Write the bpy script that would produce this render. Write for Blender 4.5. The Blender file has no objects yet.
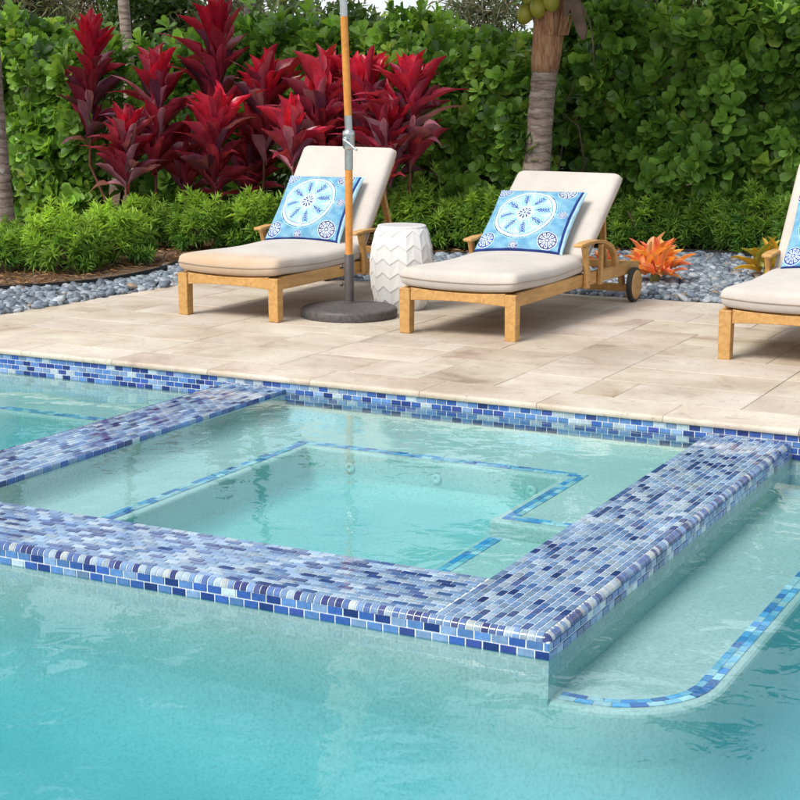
import bpy, bmesh, math, random
import numpy as np
from mathutils import Vector, Matrix

S = bpy.context.scene
COL = S.collection
rng = np.random.default_rng(7)
random.seed(7)

# ------------------------------------------------------------------ camera
F_PX, YAW, PITCH, ROLL, CAM_H = 1620.66, -.473379, .1988, .003757, 1.5
cy, sy, cp, sp = math.cos(YAW), math.sin(YAW), math.cos(PITCH), math.sin(PITCH)
fw = Vector((sy*cp, cy*cp, -sp)); r0 = Vector((cy, -sy, 0)); u0 = r0.cross(fw)
cr, sr = math.cos(ROLL), math.sin(ROLL)
rt = cr*r0 + sr*u0; up = -sr*r0 + cr*u0
cam_d = bpy.data.cameras.new('camera'); cam = bpy.data.objects.new('camera', cam_d); COL.objects.link(cam)
cam_d.sensor_width = 36; cam_d.lens = F_PX/800*36
cam_d.clip_start = .05; cam_d.clip_end = 2000
cam.matrix_world = Matrix(((rt.x, up.x, -fw.x, 0), (rt.y, up.y, -fw.y, 0), (rt.z, up.z, -fw.z, CAM_H), (0, 0, 0, 1)))
S.camera = cam

# ------------------------------------------------------------------ light
SUN_AZ, SUN_EL = math.radians(-160), math.radians(51)          # azimuth from +y towards +x
S.view_settings.view_transform = 'Standard'; S.view_settings.look = 'None'
S.view_settings.gamma = 1; S.view_settings.use_curve_mapping = False
S.view_settings.exposure = 0.58
W = bpy.data.worlds.new('World'); S.world = W; W.use_nodes = True
nt = W.node_tree; nt.nodes.clear()
wo = nt.nodes.new('ShaderNodeOutputWorld'); bg = nt.nodes.new('ShaderNodeBackground')
sky = nt.nodes.new('ShaderNodeTexSky'); sky.sky_type = 'NISHITA'; sky.sun_disc = False
sky.sun_elevation = SUN_EL; sky.sun_rotation = SUN_AZ; sky.air_density = 1; sky.dust_density = 2
tc = nt.nodes.new('ShaderNodeTexCoord'); cn = nt.nodes.new('ShaderNodeTexNoise')
cn.inputs['Scale'].default_value = 2.3; cn.inputs['Detail'].default_value = 6; cn.inputs['Roughness'].default_value = .6
cr_ = nt.nodes.new('ShaderNodeValToRGB'); cr_.color_ramp.elements[0].position = .40; cr_.color_ramp.elements[1].position = .56
mx = nt.nodes.new('ShaderNodeMix'); mx.data_type = 'RGBA'
cf = nt.nodes.new('ShaderNodeMapRange'); cf.inputs['To Min'].default_value = .12; cf.inputs['To Max'].default_value = 1
nt.links.new(tc.outputs['Generated'], cn.inputs['Vector']); nt.links.new(cn.outputs['Fac'], cr_.inputs['Fac'])
nt.links.new(cr_.outputs['Color'], cf.inputs['Value'])
nt.links.new(cf.outputs['Result'], mx.inputs['Factor']); nt.links.new(sky.outputs['Color'], mx.inputs['A'])
mx.inputs['B'].default_value = (6.7, 7.05, 7.5, 1)
nt.links.new(mx.outputs['Result'], bg.inputs['Color']); bg.inputs['Strength'].default_value = .1
nt.links.new(bg.outputs[0], wo.inputs[0])
sd = bpy.data.lights.new('sun', 'SUN'); sd.energy = 2.8; sd.angle = math.radians(28); sd.color = (1, .95, .87)
so = bpy.data.objects.new('sun', sd); COL.objects.link(so)
sdir = Vector((math.sin(SUN_AZ)*math.cos(SUN_EL), math.cos(SUN_AZ)*math.cos(SUN_EL), math.sin(SUN_EL)))
so.rotation_euler = sdir.to_track_quat('Z', 'Y').to_euler(); so.location = sdir*30
S.cycles.max_bounces = 8; S.cycles.transparent_max_bounces = 12; S.cycles.volume_bounces = 1
S.cycles.diffuse_bounces = 3; S.cycles.glossy_bounces = 4; S.cycles.transmission_bounces = 6
S.cycles.sample_clamp_indirect = 6

# ------------------------------------------------------------------ materials
MAT = {}
def new_mat(name):
    m = bpy.data.materials.new(name); m.use_nodes = True; MAT[name] = m
    n = m.node_tree.nodes; b = n['Principled BSDF']
    return m, m.node_tree, b
def N(nt, t, **kw):
    n = nt.nodes.new('ShaderNode'+t)
    for k, v in kw.items():
        if k in n.inputs: n.inputs[k].default_value = v
        else: setattr(n, k, v)
    return n
def L(nt, a, b): nt.links.new(a, b)
def objco(nt, scale=(1, 1, 1)):
    t = N(nt, 'TexCoord'); mp = N(nt, 'Mapping'); mp.inputs['Scale'].default_value = scale
    L(nt, t.outputs['Object'], mp.inputs['Vector']); return mp.outputs['Vector']
def noise(nt, vec, scale, detail=3, rough=.55, dist=0):
    n = N(nt, 'TexNoise'); n.inputs['Scale'].default_value = scale; n.inputs['Detail'].default_value = detail
    n.inputs['Roughness'].default_value = rough; n.inputs['Distortion'].default_value = dist
    if vec is not None: L(nt, vec, n.inputs['Vector'])
    return n
def ramp(nt, fac, stops):
    r = N(nt, 'ValToRGB'); e = r.color_ramp.elements
    while len(e) < len(stops): e.new(.5)
    for el, (p, c) in zip(e, stops):
        el.position = p; el.color = (*c, 1) if len(c) == 3 else c
    L(nt, fac, r.inputs['Fac']); return r.outputs['Color']
def mul(nt, a, b, fac=1, mode='MULTIPLY'):
    m = N(nt, 'Mix', data_type='RGBA', blend_type=mode)
    if isinstance(fac, (int, float)): m.inputs['Factor'].default_value = fac
    else: L(nt, fac, m.inputs['Factor'])
    for s, k in ((a, 'A'), (b, 'B')):
        if isinstance(s, tuple): m.inputs[k].default_value = (*s, 1)
        else: L(nt, s, m.inputs[k])
    return m.outputs['Result']
def bump(nt, b, h, strength=.3, dist=.01):
    bp = N(nt, 'Bump'); bp.inputs['Strength'].default_value = strength; bp.inputs['Distance'].default_value = dist
    L(nt, h, bp.inputs['Height']); L(nt, bp.outputs[0], b.inputs['Normal']); return bp
def g3(v): return (v, v, v)

def simple(name, col, rough=.5, metal=0, nscale=0, namp=.15, bumps=0, spec=None, coord=(1, 1, 1)):
    m, t, b = new_mat(name); b.inputs['Roughness'].default_value = rough; b.inputs['Metallic'].default_value = metal
    if spec is not None: b.inputs['Specular IOR Level'].default_value = spec
    b.inputs['Base Color'].default_value = (*col, 1)
    if nscale:
        n = noise(t, objco(t, coord), nscale, 5)
        L(t, mul(t, col, ramp(t, n.outputs['Fac'], [(.25, g3(1-namp*2)), (.75, g3(1+namp))])), b.inputs['Base Color'])
        if bumps: bump(t, b, n.outputs['Fac'], bumps, .005)
    return m

def leafmat(name, rough=.42, transl=.3, spec=.5, bumpy=0):
    m, t, b = new_mat(name)
    a = N(t, 'Attribute', attribute_name='Col')
    n = noise(t, objco(t), 14, 3)
    c = mul(t, a.outputs['Color'], ramp(t, n.outputs['Fac'], [(.3, g3(.8)), (.7, g3(1.15))]))
    L(t, c, b.inputs['Base Color']); b.inputs['Roughness'].default_value = rough
    b.inputs['Specular IOR Level'].default_value = spec
    tr = N(t, 'BsdfTranslucent'); c2 = mul(t, c, (1.6, 1.5, .7)); L(t, c2, tr.inputs['Color'])
    ms = N(t, 'MixShader'); ms.inputs[0].default_value = transl
    L(t, b.outputs[0], ms.inputs[1]); L(t, tr.outputs[0], ms.inputs[2])
    L(t, ms.outputs[0], t.nodes['Material Output'].inputs['Surface'])
    return m
leafmat('broad_leaf', .36, .36, .5)
leafmat('fine_leaf', .5, .3, .4)
leafmat('tree_leaf', .5, .3, .4)
leafmat('red_leaf', .27, .25, .75)
leafmat('bromeliad_leaf', .45, .35, .4)

# glass mosaic: colour comes per tile from the mesh
m, t, b = new_mat('glass_tile')
a = N(t, 'Attribute', attribute_name='Col')
n = noise(t, objco(t), 60, 3)
L(t, mul(t, a.outputs['Color'], ramp(t, n.outputs['Fac'], [(.3, g3(.82)), (.7, g3(1.15))])), b.inputs['Base Color'])
b.inputs['Roughness'].default_value = .07; b.inputs['IOR'].default_value = 1.5
b.inputs['Coat Weight'].default_value = .3; b.inputs['Coat Roughness'].default_value = .03
m, t, b = new_mat('grout')
n = noise(t, objco(t), 40, 4)
L(t, ramp(t, n.outputs['Fac'], [(.3, (.62, .64, .67)), (.7, (.80, .82, .84))]), b.inputs['Base Color']); b.inputs['Roughness'].default_value = .35
# pool plaster
m, t, b = new_mat('pool_plaster')
oc = objco(t); n = noise(t, oc, 2.2, 4); n2 = noise(t, oc, 95, 2, .7)
c = ramp(t, n.outputs['Fac'], [(.3, (.43, .525, .50)), (.7, (.52, .59, .56))])
c = mul(t, c, ramp(t, n2.outputs['Fac'], [(.32, g3(.78)), (.5, g3(1)), (.7, g3(1.08))]))
L(t, c, b.inputs['Base Color']); b.inputs['Roughness'].default_value = .7
# water
def watermat(name, absc, dens, scat, sdens, s1, st1, s2, st2):
    m = bpy.data.materials.new(name); m.use_nodes = True; MAT[name] = m; t = m.node_tree; t.nodes.clear()
    o = N(t, 'OutputMaterial'); g = N(t, 'BsdfGlossy'); g.inputs['Roughness'].default_value = .015
    tr = N(t, 'BsdfTransparent'); fr = N(t, 'Fresnel'); fr.inputs['IOR'].default_value = 1.33
    ms = N(t, 'MixShader'); oc = objco(t)
    n1 = noise(t, oc, s1, 2, .5, .6); n2 = noise(t, oc, s2, 2, .5, .8)
    b1 = N(t, 'Bump'); b1.inputs['Strength'].default_value = 1; b1.inputs['Distance'].default_value = st1; L(t, n1.outputs['Fac'], b1.inputs['Height'])
    b2 = N(t, 'Bump'); b2.inputs['Strength'].default_value = 1; b2.inputs['Distance'].default_value = st2; L(t, n2.outputs['Fac'], b2.inputs['Height'])
    L(t, b1.outputs[0], b2.inputs['Normal'])
    L(t, b2.outputs[0], g.inputs['Normal']); L(t, b2.outputs[0], fr.inputs['Normal'])
    L(t, fr.outputs[0], ms.inputs[0]); L(t, tr.outputs[0], ms.inputs[1]); L(t, g.outputs[0], ms.inputs[2])
    L(t, ms.outputs[0], o.inputs['Surface'])
    va = N(t, 'VolumeAbsorption'); va.inputs['Color'].default_value = (*absc, 1); va.inputs['Density'].default_value = dens
    vs = N(t, 'VolumeScatter'); vs.inputs['Color'].default_value = (*scat, 1); vs.inputs['Density'].default_value = sdens; vs.inputs['Anisotropy'].default_value = .3
    av = N(t, 'AddShader'); L(t, va.outputs[0], av.inputs[0]); L(t, vs.outputs[0], av.inputs[1]); L(t, av.outputs[0], o.inputs['Volume'])
    return m
watermat('pool_water_mat', (.08, .83, .93), 1.0, (.22, .72, .84), .42, 2.2, .0085, 10, .0012)
watermat('spa_water_mat', (.0, .89, .96), .80, (.2, .82, .88), .22, 2.8, .0040, 11, .0010)
# travertine
m, t, b = new_mat('travertine')
a = N(t, 'Attribute', attribute_name='Col')
tcn = N(t, 'TexCoord'); ofs = N(t, 'VectorMath', operation='MULTIPLY'); L(t, a.outputs['Color'], ofs.inputs[0]); ofs.inputs[1].default_value = (173, 97, 211)
add = N(t, 'VectorMath', operation='ADD'); L(t, tcn.outputs['Object'], add.inputs[0]); L(t, ofs.outputs[0], add.inputs[1])
mp = N(t, 'Mapping'); mp.inputs['Scale'].default_value = (1, 1.05, 1); L(t, add.outputs[0], mp.inputs['Vector'])
n1 = noise(t, mp.outputs['Vector'], 1.6, 8, .62, .8); n2 = noise(t, mp.outputs['Vector'], 55, 3, .7); n3 = noise(t, mp.outputs['Vector'], 9, 5, .7, 1.2)
c = ramp(t, n1.outputs['Fac'], [(.28, (.33, .25, .19)), (.38, (.47, .39, .32)), (.50, (.55, .48, .41)), (.60, (.58, .525, .46)), (.75, (.66, .61, .55))])
n4 = noise(t, tcn.outputs['Object'], 1.1, 6, .65, .6)
c = mul(t, c, ramp(t, n4.outputs['Fac'], [(.35, (.84, .80, .76)), (.5, g3(1)), (.65, g3(1.06))]))
c = mul(t, c, ramp(t, n3.outputs['Fac'], [(.3, g3(.74)), (.43, g3(1)), (.8, g3(1.05))]))
c = mul(t, c, ramp(t, n2.outputs['Fac'], [(.30, g3(.55)), (.38, g3(1)), (.7, g3(1.03))]))
c = mul(t, mul(t, c, a.outputs['Color']), (.88, .865, .835))
L(t, c, b.inputs['Base Color']); b.inputs['Roughness'].default_value = .6; bump(t, b, n2.outputs['Fac'], .25, .002)
simple('joint_sand', (.40, .34, .28), .9, 0, 30, .2)
# woods
def woodmat(name, c1, c2, rough=.5):
    m, t, b = new_mat(name); oc = objco(t, (9, 1.3, 9)); n = noise(t, oc, 3.5, 6, .65, .9)
    c = ramp(t, n.outputs['Fac'], [(.3, c1), (.7, c2)]); n2 = noise(t, objco(t), 2.5, 2)
    c = mul(t, c, ramp(t, n2.outputs['Fac'], [(.3, g3(.85)), (.7, g3(1.1))]))
    L(t, c, b.inputs['Base Color']); b.inputs['Roughness'].default_value = rough; bump(t, b, n.outputs['Fac'], .15, .003)
woodmat('teak', (.40, .20, .055), (.62, .36, .12))
woodmat('varnished_wood', (.52, .19, .03), (.68, .30, .06), .3)
def fabric(name, col):
    m, t, b = new_mat(name); oc = objco(t); n = noise(t, oc, 5, 4); n2 = noise(t, oc, 350, 2)
    c = mul(t, col, ramp(t, n.outputs['Fac'], [(.3, g3(.9)), (.7, g3(1.05))]))
    c = mul(t, c, ramp(t, n2.outputs['Fac'], [(.3, g3(.85)), (.7, g3(1.1))]))
    L(t, c, b.inputs['Base Color']); b.inputs['Roughness'].default_value = .9; b.inputs['Specular IOR Level'].default_value = .15
    b.inputs['Sheen Weight'].default_value = .15
    n3 = noise(t, oc, 7, 3, .5, .5); bump(t, b, n3.outputs['Fac'], .35, .02)
fabric('cushion_fabric', (.52, .472, .425)); fabric('tan_fabric', (.55, .40, .27)); fabric('piping_fabric', (.33, .26, .20)); fabric('canopy_fabric', (.6, .55, .47))
fabric('tan_end_fabric', (.52, .472, .425)); t = MAT['tan_end_fabric'].node_tree; b = t.nodes['Principled BSDF']
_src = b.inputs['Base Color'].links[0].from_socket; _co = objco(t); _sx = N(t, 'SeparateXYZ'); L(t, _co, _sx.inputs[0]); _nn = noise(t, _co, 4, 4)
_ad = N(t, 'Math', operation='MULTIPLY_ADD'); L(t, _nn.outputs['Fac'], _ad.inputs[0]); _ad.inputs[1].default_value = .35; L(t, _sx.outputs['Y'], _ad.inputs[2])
L(t, mul(t, _src, (.50, .33, .19), ramp(t, _ad.outputs[0], [(.12, g3(.85)), (.38, g3(0))]), 'MIX'), b.inputs['Base Color'])  # mixes tan into the foot end, with a noisy edge
m, t, b = new_mat('printed_fabric'); a = N(t, 'Attribute', attribute_name='Col'); n = noise(t, objco(t), 30, 4)
L(t, mul(t, a.outputs['Color'], ramp(t, n.outputs['Fac'], [(.3, g3(.82)), (.7, g3(1.12))])), b.inputs['Base Color']); b.inputs['Roughness'].default_value = .85
b.inputs['Specular IOR Level'].default_value = .2
n2 = noise(t, objco(t), 9, 3); bump(t, b, n2.outputs['Fac'], .3, .02)
simple('white_ceramic', (.74, .72, .70), .3, 0, 4, .03)
simple('cast_base', (.085, .075, .075), .55, 0, 40, .25, .2)
simple('grey_sleeve', (.075, .064, .062), .5, 0, 30, .15)
simple('brushed_steel', (.55, .57, .57), .28, .9, 30, .1)
simple('black_rubber', (.03, .028, .027), .7, 0, 30, .2)
simple('black_edging', (.012, .012, .013), .6, 0, 20, .2)
simple('jet_plastic', (.54, .62, .60), .4)
m, t, b = new_mat('mulch'); oc = objco(t); n = noise(t, oc, 28, 6, .75, 1.0)
L(t, ramp(t, n.outputs['Fac'], [(.36, (.03, .018, .011)), (.5, (.16, .09, .05)), (.62, (.36, .24, .15))]), b.inputs['Base Color']); b.inputs['Roughness'].default_value = .95; bump(t, b, n.outputs['Fac'], 1, .04)
m, t, b = new_mat('soil'); oc = objco(t); n = noise(t, oc, 1.2, 8, .7); n2 = noise(t, oc, .15, 3)
c = mul(t, ramp(t, n.outputs['Fac'], [(.3, (.05, .045, .025)), (.7, (.14, .12, .07))]), (.06, .10, .03), ramp(t, n2.outputs['Fac'], [(.4, g3(0)), (.6, g3(1))]), 'MIX')
L(t, c, b.inputs['Base Color']); b.inputs['Roughness'].default_value = .95
m, t, b = new_mat('pebble'); a = N(t, 'Attribute', attribute_name='Col'); n = noise(t, objco(t), 50, 4)
L(t, mul(t, a.outputs['Color'], ramp(t, n.outputs['Fac'], [(.3, g3(.75)), (.7, g3(1.2))])), b.inputs['Base Color']); b.inputs['Roughness'].default_value = .6
# palm trunk bark
def barkmat(name, stops, ring=9, rough=.85):
    m, t, b = new_mat(name); oc = objco(t, (1, 1, 1)); 
    n = noise(t, objco(t, (1.2, 1.2, 6)), 5, 6, .7); 
    w = N(t, 'TexWave', wave_type='BANDS', bands_direction='Z'); w.inputs['Scale'].default_value = ring/6.28*1.0; w.inputs['Distortion'].default_value = 3.2; w.inputs['Detail'].default_value = 3
    w.inputs['Detail Scale'].default_value = 2.5
    L(t, oc, w.inputs['Vector'])
    c = ramp(t, n.outputs['Fac'], stops)
    c = mul(t, c, ramp(t, w.outputs['Fac'], [(.0, g3(.55)), (.10, g3(.88)), (.3, g3(1)), (1, g3(1.1))]))
    n2 = noise(t, oc, 9, 4, .6)
    c = mul(t, c, (.50, .47, .44), ramp(t, n2.outputs['Fac'], [(.62, g3(0)), (.68, g3(.8))]), 'MIX')
    L(t, c, b.inputs['Base Color']); b.inputs['Roughness'].default_value = rough; bump(t, b, n.outputs['Fac'], .6, .02)
barkmat('palm_bark', [(.3, (.15, .10, .08)), (.5, (.31, .23, .19)), (.7, (.47, .385, .33))], 26)
barkmat('tree_bark', [(.3, (.07, .05, .035)), (.7, (.22, .17, .13))], 3)
m, t, b = new_mat('palm_fibre'); n = noise(t, objco(t, (6, 6, 1.2)), 5, 6, .7)
L(t, ramp(t, n.outputs['Fac'], [(.3, (.17, .07, .035)), (.5, (.42, .20, .10)), (.72, (.62, .40, .22))]), b.inputs['Base Color']); b.inputs['Roughness'].default_value = .8; bump(t, b, n.outputs['Fac'], .6, .02)
simple('coconut_husk', (.36, .33, .035), .45, 0, 9, .22)
simple('dead_sheath', (.17, .11, .08), .85, 0, 9, .3)
simple('red_stem', (.20, .07, .045), .7, 0, 14, .3)
simple('brown_stem', (.12, .085, .05), .8, 0, 14, .3)
simple('petiole', (.20, .20, .05), .6, 0, 9, .2)

# ------------------------------------------------------------------ object helpers
def tagp(o, label=None, cat=None, group=None, kind=None):
    if label: o['label'] = label
    if cat: o['category'] = cat
    if group: o['group'] = group
    if kind: o['kind'] = kind
    return o
def empty(name, loc, label, cat, group=None, rz=0):
    o = bpy.data.objects.new(name, None); COL.objects.link(o); o.location = loc; o.rotation_euler = (0, 0, rz)
    o.empty_display_size = .1
    return tagp(o, label, cat, group)
def link(name, me, mats, parent=None):
    o = bpy.data.objects.new(name, me); COL.objects.link(o)
    for m_ in (mats if isinstance(mats, (list, tuple)) else [mats]): me.materials.append(MAT[m_])
    if parent: o.parent = parent
    return o
class MB:
    def __init__(s): s.v = []; s.f = []; s.c = []; s.m = []
    def add(s, vs, fs, col=(1, 1, 1), mi=0):
        o = len(s.v); s.v += [tuple(p) for p in vs]
        for f in fs: s.f.append(tuple(i+o for i in f)); s.c.append(col); s.m.append(mi)
    def box(s, x0, x1, y0, y1, z0, z1, col=(1, 1, 1), mi=0):
        s.add([(x0,y0,z0),(x1,y0,z0),(x1,y1,z0),(x0,y1,z0),(x0,y0,z1),(x1,y0,z1),(x1,y1,z1),(x0,y1,z1)],
              [(0,3,2,1),(4,5,6,7),(0,1,5,4),(1,2,6,5),(2,3,7,6),(3,0,4,7)], col, mi)
    def sweep(s, pts, w, h, upv=(0, 0, 1), col=(1, 1, 1)):
        """rectangular bar through points, width w (sideways) and height h; w, h may be lists"""
        pts = [Vector(p) for p in pts]; n = len(pts); vs = []
        for i, p in enumerate(pts):
            d = (pts[min(i+1, n-1)]-pts[max(i-1, 0)]).normalized(); sd = d.cross(Vector(upv)).normalized(); u = sd.cross(d).normalized()
            a = (w[i] if isinstance(w, (list, tuple)) else w)/2; b_ = (h[i] if isinstance(h, (list, tuple)) else h)/2
            vs += [p-sd*a-u*b_, p+sd*a-u*b_, p+sd*a+u*b_, p-sd*a+u*b_]
        fs = [(0, 1, 2, 3), tuple(4*(n-1)+k for k in (3, 2, 1, 0))]
        for i in range(n-1):
            for k in range(4):
                a = 4*i+k; b2 = 4*i+(k+1) % 4; fs.append((b2, a, a+4, b2+4))
        s.add(vs, fs, col)
    def tube(s, pts, rad, seg=8, col=(1, 1, 1), cap=True):
        pts = [Vector(p) for p in pts]; n = len(pts); vs = []; u = None
        for i, p in enumerate(pts):
            d = (pts[min(i+1, n-1)]-pts[max(i-1, 0)]).normalized()
            if u is None: u = d.orthogonal().normalized()
            u = (u - d*u.dot(d)).normalized(); w = d.cross(u); r = rad[i] if isinstance(rad, (list, tuple)) else rad
            vs += [p+(u*math.cos(2*math.pi*k/seg)+w*math.sin(2*math.pi*k/seg))*r for k in range(seg)]
        fs = []
        for i in range(n-1):
            for k in range(seg):
                fs.append((i*seg+k, i*seg+(k+1) % seg, (i+1)*seg+(k+1) % seg, (i+1)*seg+k))
        if cap: fs += [tuple(range(seg-1, -1, -1)), tuple((n-1)*seg+k for k in range(seg))]
        s.add(vs, fs, col)
    def lathe(s, prof, seg=32, c=(0, 0, 0), col=(1, 1, 1)):
        vs = []; n = len(prof)
        for r, z in prof: vs += [(c[0]+r*math.cos(2*math.pi*k/seg), c[1]+r*math.sin(2*math.pi*k/seg), c[2]+z) for k in range(seg)]
        fs = [(i*seg+k, i*seg+(k+1) % seg, (i+1)*seg+(k+1) % seg, (i+1)*seg+k) for i in range(n-1) for k in range(seg)]
        fs += [tuple(range(seg-1, -1, -1)), tuple((n-1)*seg+k for k in range(seg))]
        s.add(vs, fs, col)
    def build(s, name, mats, parent=None, smooth=False, bevel=0, seg=2, auto=None):
        me = bpy.data.meshes.new(name); me.from_pydata(s.v, [], s.f)
        ca = me.color_attributes.new('Col', 'FLOAT_COLOR', 'CORNER')
        lt = np.array([len(f) for f in s.f]); cc = np.ones((len(s.f), 4), np.float32); cc[:, :3] = np.array(s.c)
        ca.data.foreach_set('color', np.repeat(cc, lt, axis=0).ravel())
        me.polygons.foreach_set('material_index', s.m)
        if smooth: me.polygons.foreach_set('use_smooth', [True]*len(s.f))
        me.update(); o = link(name, me, mats, parent)
        if auto is not None:
            me.polygons.foreach_set('use_smooth', [True]*len(s.f)); me.set_sharp_from_angle(angle=math.radians(auto))
        if bevel:
            b_ = o.modifiers.new('bevel', 'BEVEL'); b_.width = bevel; b_.segments = seg; b_.limit_method = 'ANGLE'; b_.angle_limit = math.radians(40)
        return o
def np_mesh(name, V, Fq, C, mat, parent=None, smooth=True):
    """V (n,3), Fq (m,4) quads, C (m,3) per-face colours"""
    me = bpy.data.meshes.new(name); me.vertices.add(len(V)); me.vertices.foreach_set('co', np.asarray(V, np.float32).ravel())
    m_ = len(Fq); me.loops.add(m_*4); me.loops.foreach_set('vertex_index', np.asarray(Fq, np.int32).ravel())
    me.polygons.add(m_); me.polygons.foreach_set('loop_start', np.arange(0, m_*4, 4, dtype=np.int32))
    me.polygons.foreach_set('loop_total', np.full(m_, 4, np.int32))
    if smooth: me.polygons.foreach_set('use_smooth', np.ones(m_, bool))
    me.update(calc_edges=True)
    ca = me.color_attributes.new('Col', 'FLOAT_COLOR', 'CORNER'); cc = np.ones((m_*4, 4), np.float32); cc[:, :3] = np.repeat(C, 4, axis=0)
    ca.data.foreach_set('color', cc.ravel())
    return link(name, me, mat, parent)
def leaf_template(ws, ts=None, curl=.0, fold=.15):
    """blade of length 1 along +x, width 1 = ws 1; quads either side of the midrib"""
    n = len(ws); ts = ts or [i/(n-1) for i in range(n)]; V = []
    for t_, w_ in zip(ts, ws):
        z = -curl*t_*t_; V += [(t_, -w_/2, z+fold*w_*.5), (t_, 0, z), (t_, w_/2, z+fold*w_*.5)]
    Fq = []
    for i in range(n-1):
        a = 3*i; Fq += [(a, a+3, a+4, a+1), (a+1, a+4, a+5, a+2)]
    return np.array(V), np.array(Fq)
def stamp(T, pos, dirs, ups, length, width, cols):
    """copies of a leaf template; dirs/ups (n,3)"""
    V, Fq = T; n = len(pos)
    d = dirs/np.linalg.norm(dirs, axis=1, keepdims=True); s_ = np.cross(ups, d); s_ /= np.linalg.norm(s_, axis=1, keepdims=True)+1e-9; u = np.cross(d, s_)
    P = pos[:, None, :] + V[None, :, 0:1]*d[:, None, :]*length[:, None, None] + V[None, :, 1:2]*s_[:, None, :]*width[:, None, None] + V[None, :, 2:3]*u[:, None, :]*length[:, None, None]
    Fa = Fq[None] + (np.arange(n)*len(V))[:, None, None]
    return P.reshape(-1, 3), Fa.reshape(-1, 4), np.repeat(cols, len(Fq), axis=0)
def merge(parts):
    V = []; Fa = []; C = []; o = 0
    for v, f, c in parts: V.append(v); Fa.append(f+o); C.append(c); o += len(v)
    return np.concatenate(V), np.concatenate(Fa), np.concatenate(C)
def rand_basis(d):
    a = np.where(np.abs(d[:, 2:3]) < .9, np.array([[0, 0, 1.]]), np.array([[1., 0, 0]])); s_ = np.cross(d, a); s_ /= np.linalg.norm(s_, axis=1, keepdims=True)
    return s_, np.cross(d, s_)
def colmix(n, cols, wts, jit=.12):
    c = np.array(cols)[rng.choice(len(cols), n, p=np.array(wts)/sum(wts))]
    return np.clip(c*(1+rng.normal(0, jit, (n, 1))), .003, .95)
def rosettes(P, A, T, per, ln, wd, tilt, cols, jit=.2):
    """rosettes at P with axes A; `per` leaves each; tilt=(min,max) angle from axis; cols (n,3) per rosette or leaf maker"""
    n = len(P); A = A/np.linalg.norm(A, axis=1, keepdims=True); s_, u = rand_basis(A)
    k = np.tile(np.arange(per), n); idx = np.repeat(np.arange(n), per)
    ph = k*2.4 + np.repeat(rng.uniform(0, 6.28, n), per) + rng.normal(0, jit, n*per)
    tl = tilt[0] + (tilt[1]-tilt[0])*(k/(per-1)) + rng.normal(0, jit, n*per)
    a = A[idx]; rad = s_[idx]*np.cos(ph)[:, None] + u[idx]*np.sin(ph)[:, None]
    D = a*np.cos(tl)[:, None] + rad*np.sin(tl)[:, None]; U = a*np.sin(tl)[:, None] - rad*np.cos(tl)[:, None]
    l_ = ln*(rng.uniform(.7, 1.15, n*per))*np.repeat(rng.uniform(.65, 1.2, n), per); w_ = wd*(l_/ln)*rng.uniform(.85, 1.1, n*per)
    base = P[idx] - a*(k/(per-1))[:, None]*ln*.5
    return stamp(T, base, D, U, l_, w_, cols[idx]*(1+rng.normal(0, .10, (n*per, 1))))

T_BIT = leaf_template([.4, 1, .3], [0, .5, 1], .1, .1)
# ------------------------------------------------------------------ setting: ground
POOL = (-9.0, 5.0, -3.0, 6.875)       # x0 x1 y0 y1
mb = MB()
BIG = 400; x0, x1, y0, y1 = POOL; gz = -.06
for a in ((-BIG, x0-.3, -BIG, BIG), (x1+.3, BIG, -BIG, BIG), (x0-.3, x1+.3, -BIG, y0-.3), (x0-.3, x1+.3, y1+.3, BIG)):
    mb.add([(a[0], a[2], gz), (a[1], a[2], gz), (a[1], a[3], gz), (a[0], a[3], gz)], [(0, 1, 2, 3)])
tagp(mb.build('ground', 'soil'), kind='structure')
EDGE = [(-9.2, 7.0), (-8.3, 7.8), (-7.60, 8.69), (-7.25, 9.33), (-7.25, 10.04), (-7.42, 10.7), (-7.35, 11.3), (-6.8, 11.75), (-5.9, 12.1), (-5.1, 12.75), (-4.12, 13.39), (-3.32, 13.23), (-2.4, 12.9), (-1.0, 12.6), (1, 12.4)]
def smooth_line(pts, n=6):
    out = []; P = [Vector((*p, 0)) for p in pts]
    for i in range(len(P)-1):
        p0 = P[max(i-1, 0)]; p1 = P[i]; p2 = P[i+1]; p3 = P[min(i+2, len(P)-1)]
        for k in range(n):
            t_ = k/n; q = .5*((2*p1)+(p2-p0)*t_+(2*p0-5*p1+4*p2-p3)*t_*t_+(3*p1-p0-3*p2+p3)*t_**3); out.append((q.x, q.y))
    out.append(pts[-1]); return out
EDGE = smooth_line(EDGE)
def deck_left(y): return -6.87+(y-7.86)*.075
def deck_back(x): return 10.53+(x+3.6)*.04
mb = MB()   # mulch bed behind the edging
n = len(EDGE)
for i in range(n-1):
    (xa, ya), (xb, yb) = EDGE[i], EDGE[i+1]
    # strips outwards
    def out(x, y): 
        d = Vector((x+4.4, y-8.2)); d.normalize(); return (x+d.x*9, y+d.y*9)
    (xc, yc), (xd, yd) = out(xa, ya), out(xb, yb)
    mb.add([(xa, ya, -.012), (xb, yb, -.012), (xd, yd, -.012), (xc, yc, -.012)], [(0, 1, 2, 3)])
tagp(mb.build('mulch_bed', 'mulch'), kind='structure')
mb = MB(); mb.add([(x, y, -.035) for x, y in EDGE]+[(1, 6.9, -.035), (-9.2, 6.9, -.035)], [tuple(range(n+2))], (.06, .065, .075))
tagp(mb.build('gravel_base', 'pebble'), kind='structure')
mb = MB(); mb.sweep([(x, y, .008) for x, y in EDGE], .014, .07)
tagp(mb.build('bed_edging', 'black_edging'), 'black plastic strip edging between grey pebbles and mulch bed', 'edging')
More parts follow.
